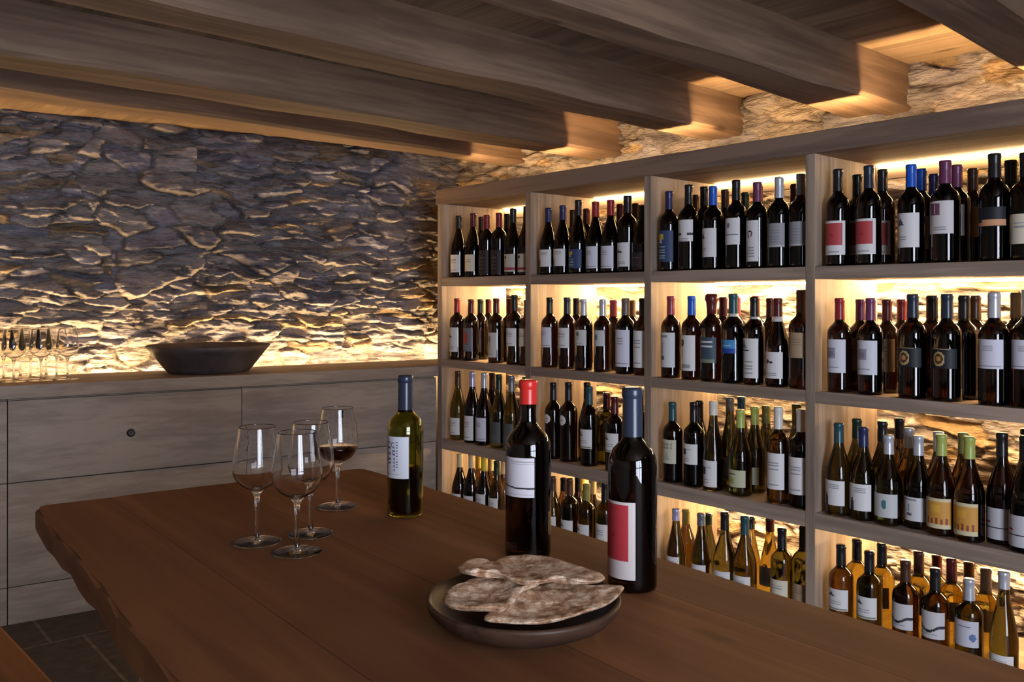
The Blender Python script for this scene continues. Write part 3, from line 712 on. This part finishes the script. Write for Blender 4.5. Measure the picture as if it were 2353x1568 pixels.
# bread bowl and crispbreads
v, f = lathe([(0, 0), (.062, 0), (.072, .003), (.100, .0105), (.119, .020), (.1295, .031), (.1325, .039), (.1322, .0425), (.1290, .0440), (.1255, .0430), (.1225, .038), (.114, .028), (.095, .0175), (.06, .0105), (0, .009)], 72)
v = [(x, y, z + (0.0012 * noise.noise(Vector((x * 14, y * 14, 1))) if z > .005 else 0)) for x, y, z in v]
mb = wood('dark_turned_wood', (0.020, 0.010, 0.007), (0.060, 0.031, 0.020), 'X', rough=0.45, knots=False, bump=0.15, spec=0.22)
o = link('bread_bowl', mesh('bread_bowl', v, f, True), mb, None, (0.801, 0.896, ZT))
tag(o, 'shallow dark brown turned bowl of flatbread at the front of the table', 'bowl')
def bread_mat():
    m, nt, b = newmat('rye_crispbread'); L = nt.links
    tc = N(nt, 'ShaderNodeTexCoord')
    n = N(nt, 'ShaderNodeTexNoise'); n.inputs['Scale'].default_value = 45; n.inputs['Detail'].default_value = 7; n.inputs['Roughness'].default_value = .65; L.new(tc.outputs['Object'], n.inputs['Vector'])
    r = ramp(nt, [(0.34, (0.19, 0.085, 0.036)), (0.46, (0.42, 0.245, 0.14)), (0.60, (0.72, 0.55, 0.40))]); L.new(n.outputs[0], r.inputs[0]); L.new(r.outputs[0], b.inputs['Base Color'])
    b.inputs['Roughness'].default_value = 0.85
    bp = N(nt, 'ShaderNodeBump'); bp.inputs['Strength'].default_value = 1.0; bp.inputs['Distance'].default_value = 0.007; L.new(n.outputs[0], bp.inputs['Height']); L.new(bp.outputs[0], b.inputs['Normal'])
    return m
M_bread = bread_mat()
def inside(x, y, P):
    c = False; j = len(P) - 1
    for i in range(len(P)):
        if (P[i][1] > y) != (P[j][1] > y) and x < (P[j][0] - P[i][0]) * (y - P[i][1]) / (P[j][1] - P[i][1]) + P[i][0]: c = not c
        j = i
    return c
def edist(x, y, P):
    d = 9
    for i in range(len(P)):
        a, b = P[i - 1], P[i]; vx, vy = b[0] - a[0], b[1] - a[1]
        t = max(0, min(1, ((x - a[0]) * vx + (y - a[1]) * vy) / (vx * vx + vy * vy)))
        d = min(d, math.hypot(x - a[0] - t * vx, y - a[1] - t * vy))
    return d
def bread(P, z, seed, label, th=0.006, curl=0.006):
    """puffy uneven slab: thickness closes to an edge, surface blistered"""
    cx = sum(p[0] for p in P) / len(P); cy = sum(p[1] for p in P) / len(P)
    Q = []                                       # rounded outline, resampled
    for i in range(len(P)):
        p0, p1, p2, p3 = P[i - 1], P[i], P[(i + 1) % len(P)], P[(i + 2) % len(P)]
        for t in (0, .2, .4, .6, .8):
            h = lambda k: .5 * ((2 * p1[k]) + (-p0[k] + p2[k]) * t + (2 * p0[k] - 5 * p1[k] + 4 * p2[k] - p3[k]) * t * t + (-p0[k] + 3 * p1[k] - 3 * p2[k] + p3[k]) * t ** 3)
            Q.append((h(0), h(1)))
    rings = 16; V = []; F = []; n = len(Q)
    def surf(x, y, side, k):
        e = min(1.0, (1 - k) / 0.18); puff = math.sqrt(max(0, 1 - (1 - e) ** 2))
        blis = 0.0030 * noise.noise(Vector((x * 55, y * 55, seed))) + 0.0018 * noise.noise(Vector((x * 130, y * 130, seed + 5)))
        base = curl * noise.noise(Vector((x * 13, y * 13, seed + 9))) + curl * .8 * k ** 3
        return z + base + side * th * .5 * puff * (1 + .25 * noise.noise(Vector((x * 30, y * 30, seed + 3 * side)))) + (blis * puff if side > 0 else 0)
    for side in (1, -1):
        V.append((0, 0, surf(cx, cy, side, 0)))
        for r_ in range(1, rings + 1):
            k = r_ / rings; k = 1 - (1 - k) ** 1.5
            for (x, y) in Q:
                X, Y = cx + (x - cx) * k, cy + (y - cy) * k
                V.append((X - cx, Y - cy, surf(X, Y, side, k)))
    half = 1 + rings * n
    for s_, o_ in ((1, 0), (-1, half)):
        for i in range(n):
            i2 = (i + 1) % n
            F.append((o_, o_ + 1 + i, o_ + 1 + i2) if s_ > 0 else (o_, o_ + 1 + i2, o_ + 1 + i))
            for r_ in range(rings - 1):
                a, b_ = o_ + 1 + r_ * n + i, o_ + 1 + r_ * n + i2; c_, d_ = b_ + n, a + n
                F.append((a, d_, c_, b_) if s_ > 0 else (a, b_, c_, d_))
    for i in range(n):
        i2 = (i + 1) % n; a = 1 + (rings - 1) * n
        F.append((a + i, half + a + i, half + a + i2, a + i2))
    V = [(x, y, zz - z) for x, y, zz in V]
    o = link('crispbread', mesh('crispbread', V, F, True), M_bread, None, (cx, cy, z))
    tag(o, label, 'bread', 'crispbreads in the bowl')
BR = {   # outlines on the table plane, metres
 'a': [(0.732, 0.955), (0.77, 0.978), (0.79, 0.974), (0.791, 0.951), (0.82, 0.956), (0.853, 0.924), (0.866, 0.888), (0.866, 0.842), (0.856, 0.799), (0.835, 0.784), (0.811, 0.8), (0.805, 0.826), (0.771, 0.84), (0.758, 0.867), (0.757, 0.892), (0.75, 0.91), (0.73, 0.923)],
 'b': [(0.672, 0.905), (0.699, 0.929), (0.724, 0.935), (0.762, 0.945), (0.781, 0.929), (0.778, 0.907), (0.797, 0.885), (0.812, 0.873), (0.776, 0.866), (0.751, 0.851), (0.715, 0.834), (0.703, 0.833), (0.678, 0.857), (0.666, 0.881)],
 'c': [(0.69, 0.846), (0.736, 0.867), (0.792, 0.884), (0.829, 0.894), (0.866, 0.879), (0.886, 0.849), (0.905, 0.833), (0.916, 0.818), (0.897, 0.804), (0.863, 0.788), (0.83, 0.78), (0.794, 0.779), (0.758, 0.786), (0.727, 0.799), (0.703, 0.82)],
 'd': [(0.791, 0.989), (0.833, 0.991), (0.866, 0.971), (0.885, 0.908), (0.834, 0.856), (0.772, 0.866), (0.75, 0.902), (0.759, 0.945)]}
bread(BR['d'], ZT + .036, 4, 'flat crispbread lying deepest in the bowl under the others', curl=.003)
bread(BR['c'], ZT + .0485, 3, 'pointed crispbread sticking out over the right rim of the bowl', curl=.004)
bread(BR['b'], ZT + .060, 2, 'small folded crispbread at the left front of the bowl', th=.009)
bread(BR['a'], ZT + .076, 1, 'long knobbly crispbread lying on top across the back of the bowl', th=.009)

# ------------------------------------------------------------------ wine bottles
RAD = {'bx': .0385, 'hb': .0415, 'bg': .041, 'fl': .037}
def body_prof(t, h, r):
    if t in ('bx', 'hb'):
        p = [(r * .86, 0), (r * .97, .002), (r, .007), (r, .016), (r, h * .58), (r, h * .60), (r * .985, h * .635), (r * .93, h * .665), (r * .80, h * .695), (r * .62, h * .718), (r * .47, h * .738), (.0150, h * .765), (.0142, h * .80)]
    elif t == 'bg':
        p = [(r * .86, 0), (r * .97, .002), (r, .007), (r, .016), (r, h * .40), (r, h * .42), (r * .985, h * .46), (r * .92, h * .51), (r * .80, h * .57), (r * .66, h * .63), (r * .53, h * .685), (r * .43, h * .735), (.0150, h * .78), (.0144, h * .82)]
    else:
        p = [(r * .88, 0), (r * .97, .002), (r, .007), (r, h * .36), (r * .98, h * .41), (r * .90, h * .48), (r * .77, h * .56), (r * .62, h * .645), (r * .48, h * .73), (r * .41, h * .79), (.0142, h * .84)]
    if t == 'hb': p = p[:-2] + [(.0165, h * .765), (.0158, h * .80)]
    n = p[-1][0]
    return [(0, .004), (r * .5, .002)] + p + [(n * .97, h * .955), (n * 1.08, h * .962), (n * 1.08, h * .985), (n * .95, h - .001), (0, h - .001)]
CAPC = {'black': (.012, .012, .014), 'navy': (.02, .025, .09), 'blue': (.01, .09, .50), 'slate': (.020, .028, .050), 'maroon': (.085, .012, .014), 'crimson': (.17, .015, .022), 'red': (.25, .02, .025),
        'brown': (.06, .025, .015), 'plum': (.14, .035, .09), 'silver': (.50, .52, .58), 'pewter': (.18, .19, .21), 'green': (.012, .03, .018), 'taupe': (.13, .10, .085), 'rose': (.26, .04, .07), 'lavender': (.42, .40, .58),
        'lime': (.35, .40, .10), 'yellow': (.55, .42, .06), 'cream': (.55, .44, .26), 'white': (.62, .60, .54), 'olive': (.20, .19, .05), 'teal': (.02, .07, .085), 'scarlet': (.55, .025, .02)}
CAPW = dict(wax='waxed', tealring='teal', tealcap='teal', blackring='black', maroonring='maroon')
capm = {}
def cap_mat(c):
    if c not in capm:
        capm[c] = simple('capsule_' + c, CAPC[c], 0.27, 0.35 if c in ('silver', 'pewter', 'lavender') else 0.0, 0.4)
    return capm[c]
meshes = {}
def bottle_mesh(t, h, gl):
    k = (t, round(h, 3), gl)
    if k not in meshes:
        v, f = lathe(body_prof(t, h, RAD[t]), 36); me = mesh('glass_body', v, f, True); me.materials.append(M_glass[gl]); meshes[k] = me
    return meshes[k]
def capsule_mesh(t, h, c):
    k = ('cap', t, round(h, 3), c)
    if k not in meshes:
        n = .0150 if t != 'hb' else .0166
        if c == 'wax':
            p = [(0, h + .001), (n * 1.05, h + .001), (n * 1.45, h - .006), (n * 1.5, h - .02), (n * 1.25, h - .03), (n * 1.1, h * .84), (n * 1.06, h * .775), (n, h * .772)]
        else:
            b = {'bx': .772, 'hb': .775, 'bg': .79, 'fl': .845}[t]
            p = [(0, h + .0006), (n * .93, h + .0006), (n * 1.03, h - .001), (n * 1.07, h - .004), (n * 1.07, h * .962), (n, h * .955), (n * 1.01, h * .9), (n * 1.05, h * b + .001), (n * 1.05, h * b), (n * .9, h * b)]
        v, f = lathe(p[::-1], 28)
        me = mesh('capsule', v, f, True); me.materials.append(cap_mat({'wax': 'maroon', 'tealring': 'teal', 'tealcap': 'teal', 'blackring': 'black', 'maroonring': 'maroon'}.get(c, c))); meshes[k] = me
    return meshes[k]
# label art: base colour, then shapes painted in order; u left to right, v bottom to top
INK = (.03, .03, .035); GREY = (.30, .30, .32); WH = (.66, .64, .64); LIL = (.60, .59, .68); CRM = (.62, .57, .45)
def lines(v0, v1, n, u0=.25, u1=.75, c=GREY): return [('r', u0, u1, v0 + (v1 - v0) * i / n, v0 + (v1 - v0) * (i + .35) / n, c) for i in range(n)]
STY = {
 'white_plain': ('plain white label', WH, lines(.55, .8, 3) + lines(.1, .2, 1)),
 'cream_plain': ('plain cream label', CRM, lines(.55, .8, 2)),
 'lilac_plain': ('pale lilac label', LIL, lines(.6, .85, 3, .35, .65) + [('r', .1, .9, .08, .10, GREY)]),
 'tan_plain': ('plain tan label', (.34, .24, .15), lines(.5, .8, 3, .3, .7, (.2, .14, .09))),
 'black_lines': ('black label', (.022, .014, .016), lines(.2, .8, 4, .3, .7, (.07, .05, .06))),
 'red_stripe': ('red-striped label', (.42, .40, .36), [('r', 0, 1, .10, .26, (.30, .03, .06)), ('r', .25, .45, .75, .9, INK)]),
 'tower': ('black-tower label', WH, [('r', .16, .34, 0, .34, INK), ('r', .20, .30, .34, .46, INK)] + lines(.68, .9, 3, .35, .8)),
 'navy_gold': ('navy-gold label', (.035, .055, .13), [('r', .05, .5, .72, .88, (.5, .38, .05)), ('t', .18, .42, .62, .78, (.6, .55, .5))] + lines(.1, .55, 5, .05, .6, (.3, .36, .38))),
 'script': ('white script label', WH, [('e', .25, .4, .55, .72, INK), ('r', .42, .6, .58, .66, INK)] + lines(.12, .24, 2)),
 'dark_band': ('banded white label', WH, [('r', .04, .42, .30, .40, INK), ('r', .72, .98, .30, .40, INK)] + lines(.05, .18, 2)),
 'triangle': ('white triangle-crest label', WH, [('t', .10, .42, .66, .86, (.08, .09, .13))] + lines(.52, .60, 1, .1, .45) + lines(.2, .4, 2, .2, .5)),
 'thin_line': ('white lined label', WH, [('r', .05, .9, .36, .41, (.15, .14, .22)), ('e', .25, .45, .62, .82, (.2, .18, .28))]),
 'swirl': ('tall swirl-marked label', WH, [('e', .25, .62, .58, .76, INK), ('e', .33, .54, .61, .72, WH), ('r', .2, .5, .56, .6, WH), ('e', .28, .4, .56, .62, (.35, .03, .03))] + lines(.1, .4, 4)),
 'grey_sketch': ('grey sketched label', (.27, .27, .29), lines(.2, .8, 5, .2, .8, (.20, .20, .22)) + [('r', .05, .95, .04, .07, (.5, .5, .5))]),
 'red_white': ('red-white label', WH, [('r', 0, .88, .27, .93, (.42, .055, .06)), ('e', .38, .52, .52, .62, (.30, .03, .04))] + lines(.08, .16, 1)),
 'plum_square': ('plum-square label', (.60, .56, .56), [('r', .16, .55, .58, .92, (.16, .06, .11)), ('r', .34, .38, .6, .9, (.5, .4, .42))] + lines(.12, .3, 3, .3, .75)),
 'copper': ('copper-banded label', (.012, .014, .02), [('r', 0, 1, .02, .34, (.55, .27, .14)), ('r', 0, .2, .2, .34, (.012, .014, .02))]),
 'grey_red': ('grey-red label', (.13, .14, .16), [('r', .38, .72, .35, .80, (.42, .05, .05))] + lines(.1, .3, 2, .2, .8, (.25, .25, .24))),
 'crest': ('small-crest label', (.52, .50, .47), [('e', .36, .60, .60, .86, (.12, .12, .13)), ('r', .44, .54, .35, .62, (.3, .3, .3))] + lines(.1, .2, 1)),
 'teal_mark': ('teal-marked label', (.50, .50, .50), [('e', .42, .60, .35, .75, (.04, .16, .16))] + lines(.06, .14, 1, .2, .8, (.15, .28, .32))),
 'seal_low': ('low-seal label', (.58, .58, .60), [('r', .08, .62, .84, .93, (.25, .25, .27)), ('e', .25, .46, .20, .34, (.10, .10, .13)), ('r', .3, .36, .4, .7, GREY)]),
 'sun': ('black-sun label', WH, [('e', .08, .42, .66, .90, INK), ('e', .18, .30, .73, .83, (.3, .3, .3))] + lines(.08, .2, 3)),
 'slate_text': ('slate lettered label', (.045, .07, .10), lines(.62, .95, 2, .2, .85, (.55, .55, .55)) + [('r', .1, .9, 0, .16, (.18, .20, .15))]),
 'blue_label': ('blue label', (.06, .24, .50), [('r', 0, 1, 0, .35, (.02, .06, .33)), ('r', .2, .8, .55, .62, (.3, .5, .65))]),
 'hills': ('green-hill label', WH, [('t', .02, .5, .74, .96, (.16, .24, .20)), ('r', .05, .6, .68, .72, INK)] + lines(.1, .5, 4, .35, .75)),
 'print': ('etching-print label', (.60, .60, .66), [('r', .15, .60, .44, .76, (.30, .28, .33)), ('r', .25, .5, .5, .66, (.22, .20, .25))] + lines(.14, .34, 3, .12, .7)),
 'medal': ('gold-medal label', (.010, .012, .018), [('r', .05, .75, .95, 1, (.35, .25, .10)), ('e', .16, .60, .10, .85, (.42, .30, .12)), ('e', .23, .53, .22, .74, (.05, .04, .02)), ('e', .30, .46, .34, .62, (.5, .22, .08))]),
 'oval': ('oval white label', None, [('e', .1, .9, 0, 1, WH), ('r', .35, .65, .42, .58, GREY)]),
 'dark_hill': ('hilltop-sketch label', WH, [('t', .12, .44, .66, .86, (.09, .09, .10))] + lines(.3, .5, 2, .2, .7) + [('r', .05, .95, .04, .10, (.20, .22, .15))]),
 'grid': ('cream grid label', (.50, .48, .36), [('r', .18 + i * .17, .30 + i * .17, .62 + j * .13, .71 + j * .13, (.25, .25, .2)) for i in range(4) for j in range(2)] + [('t', .3, .7, .15, .5, (.36, .36, .30))]),
 'emblem': ('square-emblem label', WH, [('r', .18, .40, .45, .74, (.05, .05, .09))] + lines(.15, .35, 2, .2, .6) + [('r', .45, .7, .7, .74, (.2, .35, .42))]),
 'grey_dark': ('dark grey label', (.075, .078, .078), lines(.15, .45, 3, .2, .7, (.13, .13, .12))),
 'cream_green': ('lime-patch label', (.44, .44, .30), [('r', .22, .50, .20, .52, (.30, .36, .07)), ('r', .14, .56, .70, .80, (.10, .09, .06))]),
 'orange': ('orange figured label', (.58, .50, .32), [('r', .08, 1, .14, .90, (.55, .27, .05)), ('r', .3, .62, .55, .8, (.62, .34, .05))] + [('r', .12 + i * .17, .19 + i * .17, .14, .36 - .05 * (i % 2), (.25, .06, .03)) for i in range(5)]),
 'black_stripe': ('black-striped label', (.50, .49, .53), [('r', 0, 1, .34, .41, INK), ('r', .08, .3, .5, .56, (.3, .06, .06))]),
 'wave': ('dark-wave label', (.55, .53, .54), [('w', .36, .10, .05, INK)] + lines(.1, .2, 2, .2, .7)),
 'medallion': ('blue-medallion label', (.52, .52, .58), [('e', .66, .90, .22, .52, (.10, .16, .32)), ('r', .25, .7, .74, .79, (.15, .15, .2))]),
 'script_vertical': ('vertical script label', (.60, .62, .68), None),
 'swoosh': ('white swoosh label', (.60, .57, .62), None),
 'red_rect': ('red panel label', (.56, .50, .49), [('r', .0, .84, .24, .965, (.40, .035, .045)), ('e', .36, .48, .52, .60, (.30, .02, .03))]),
}
paper = {}
def paper_mat(c):
    if c not in paper: paper[c] = simple('label_paper', c, 0.55, 0, 0.3)
    return paper[c]
def paint(style, u, v):
    d, base, sh = STY[style]; col = base
    for s in sh:
        if s[0] == 'r' and s[1] <= u <= s[2] and s[3] <= v <= s[4]: col = s[5]
        elif s[0] == 'e':
            a = (u - (s[1] + s[2]) / 2) / ((s[2] - s[1]) / 2); b = (v - (s[3] + s[4]) / 2) / ((s[4] - s[3]) / 2)
            if a * a + b * b <= 1: col = s[5]
        elif s[0] == 't' and s[3] <= v <= s[4]:
            k = (v - s[3]) / (s[4] - s[3]); m = (s[1] + s[2]) / 2; w = (s[2] - s[1]) / 2 * (1 - k)
            if abs(u - m) <= w: col = s[5]
        elif s[0] == 'w':
            if abs(v - (s[1] + s[2] * math.sin(u * 6.5 + 2.2))) < s[3]: col = s[4]
    return col
def label_mesh(style, r, z0, z1, half=58, nu=24, nv=28, painter=None, a0=None, a1=None):
    k = ('lab', style, r, z0, z1, half, a0)
    if k in meshes: return meshes[k]
    a0 = -half if a0 is None else a0; a1 = half if a1 is None else a1
    V = []; F = []; MI = []; mats = []
    for j in range(nv + 1):
        for i in range(nu + 1):
            a = math.radians(a0 + (a1 - a0) * i / nu); V.append((-(r + .0006) * math.cos(a), -(r + .0006) * math.sin(a), z0 + (z1 - z0) * j / nv))
    for j in range(nv):
        for i in range(nu):
            u, v = (i + .5) / nu, (j + .5) / nv
            c = painter(u, v) if painter else paint(style, u, v)
            if c is None: continue
            if c not in mats: mats.append(c)
            a = j * (nu + 1) + i; F.append((a, a + nu + 1, a + nu + 2, a + 1)); MI.append(mats.index(c))
    me = mesh('label', V, F, True, MI)
    for c in mats: me.materials.append(paper_mat(c))
    meshes[k] = me; return me
def neck_band(t, h, parent, c=(.60, .58, .56)):
    n = {'bx': .0157, 'hb': .0173, 'bg': .0165, 'fl': .0155}[t]; b = {'bx': .772, 'hb': .775, 'bg': .79, 'fl': .845}[t]
    if ('nb', t, round(h, 3)) not in meshes:
        lo = {'bg': 1.32}.get(t, 1.12)
        v, f = lathe([(n * lo, h * b - .016), (n * 1.03, h * b + .001), (n * .9, h * b + .001)], 28); me = mesh('neck_band', v, f, True); me.materials.append(paper_mat(c)); meshes['nb', t, round(h, 3)] = me
    o = bpy.data.objects.new('neck_band', meshes['nb', t, round(h, 3)]); COL.objects.link(o); o.parent = parent
    o['label'] = 'white paper band around the neck'
def put(name, me, parent):
    o = bpy.data.objects.new(name, me); COL.objects.link(o); o.parent = parent; return o
GW = {'red': 'dark', 'green': 'green', 'amber': 'amber', 'gold': 'golden'}
ORD = ['first', 'second', 'third', 'fourth', 'fifth', 'sixth', 'seventh', 'eighth', 'ninth']
rows = {}
for b in BOTTLES: rows.setdefault((b[0], b[1], b[9] > 0), []).append(b)
rng = random.Random(5)
for (row, bay, back), L in rows.items():
    L.sort(key=lambda b: -b[3] / b[2])
    for i, (_, _, x, y, h, t, gl, cap, lab, dr) in enumerate(L):
        h = round(h / .004) * .004
        capn = CAPW.get(cap, cap)
        txt = '%s %s-row %s bottle from left, %s capsule, %s, %s, %s' % (ORD[i], 'back' if back else 'front', GW[gl], capn, STY[lab[2]][0] if lab else 'label hidden', ROWN[row - 1], BAYN[bay - 1])
        r = empty('wine_bottle', (x, y, ZF[row - 1] + .0004), rng.uniform(-.10, .10), txt, 'wine bottle', 'wine bottles on the ' + ROWN[row - 1])
        put('glass_body', bottle_mesh(t, h, gl), r)
        put('capsule', capsule_mesh(t, h, cap), r)
        if lab:
            half = {'swirl': 42, 'blue_label': 50, 'oval': 38, 'thin_line': 50}.get(lab[2], 58)
            put('label', label_mesh(lab[2], RAD[t], lab[0], lab[1], half), r)
        if cap in ('tealring', 'blackring', 'maroonring'): neck_band(t, h, r)

# the three open bottles on the table
def table_bottle(x, y, h, r, gl, cap, txt, lz, style, a0, a1, painter=None, liquid=None, nu=60, nv=80, capb=.74):
    root = empty('wine_bottle', (x, y, ZT + .0003), 0, txt, 'wine bottle', 'bottles on the tasting table')
    RAD['tb'] = r
    p = body_prof('bx', h, r)
    if style == 'script_vertical':            # part-empty: a real shell with the wine standing in it
        inner = [(max(q[0] - .0028, 0), q[1] if q[1] > .02 else q[1] + .004) for q in p[3:-4]]
        p = p[:-1] + [(.0095, h - .002)] + [(.0095, h * .78)] + inner[::-1] + [(0, .009)]
    v, f = lathe(p, 64); me = mesh('glass_body', v, f, True); me.materials.append(M_glass[gl] if isinstance(gl, str) else gl); put('glass_body', me, root)
    n = .0150; v, f = lathe([(0, h + .0006), (n * .93, h + .0006), (n * 1.04, h - .001), (n * 1.09, h - .004), (n * 1.09, h * .958), (n, h * .950), (n * 1.0, h * .948), (n * 1.02, h * .88), (n * 1.05, h * capb + .001), (n * 1.05, h * capb), (n * .9, h * capb)][::-1], 48)
    me = mesh('capsule', v, f, True); me.materials.append(cap_mat(cap)); put('capsule', me, root)
    put('label', label_mesh(style, r, lz[0], lz[1], 0, nu, nv, painter, a0, a1), root)
    return root
def p_script(u, v):
    base = (.60, .62, .68); ink = (.05, .05, .07); vio = (.10, .07, .20)
    if .085 < v < .10 and .02 < u < .65: return GREY
    for (cx, cy, rr, w, c) in ((.22, .80, .085, .03, ink), (.22, .66, .085, .03, ink), (.22, .52, .085, .03, ink), (.24, .41, .07, .03, ink), (.42, .80, .07, .025, vio), (.45, .62, .06, .03, vio)):
        du, dv = (u - cx), (v - cy) * 1.25; d = math.hypot(du, dv)
        if abs(d - rr) < w * .55 and not (du > rr * .5 and abs(dv) < rr * .45): return c
    if abs(u - .47) < .022 and .14 < v < .74 and math.sin(v * 70) > -.35: return vio
    if abs(u - .58) < .03 and .25 < v < .88 and math.sin(v * 95 + 1) > .45: return vio
    return base
def p_swoosh(u, v):
    c = .13 + .10 + .22 * max(0, (.62 - u)) ** 1.7
    if abs(v - c) < .014 + .012 * u and u > .10: return INK
    if (abs(v - .90) < .008 or abs(v - .84) < .006) and u > .4: return GREY
    if (abs(v - .10) < .006 or abs(v - .07) < .005) and u > .25: return GREY
    return (.60, .57, .62)
open_green = table_bottle(1.036, 1.526, .288, .0372, glass('clear_olive_bottle_glass', (.48, .47, .06)), 'slate', 'open green wine bottle with slate capsule and script label, beside the glasses', (.081, .166), 'script_vertical', -24, 66, p_script)
table_bottle(1.032, 1.142, .3055, .0398, 'red', 'scarlet', 'dark wine bottle with red capsule and swoosh label, middle of the table', (.109, .176), 'swoosh', -42, 63, p_swoosh, capb=.865)
table_bottle(1.040, 0.910, .309, .0378, 'red', 'slate', 'dark wine bottle with slate capsule and red label, behind the bread bowl', (.022, .139), 'red_rect', -48, 48)

v, f = lathe([(0, .0095), (.031, .0098), (.0338, .014), (.0338, .098), (0, .098)], 48)
me = mesh('wine', v, f, True); me.materials.append(glass('dark_red_wine', (.03, .005, .004), ior=1.34)); put('wine', me, open_green)
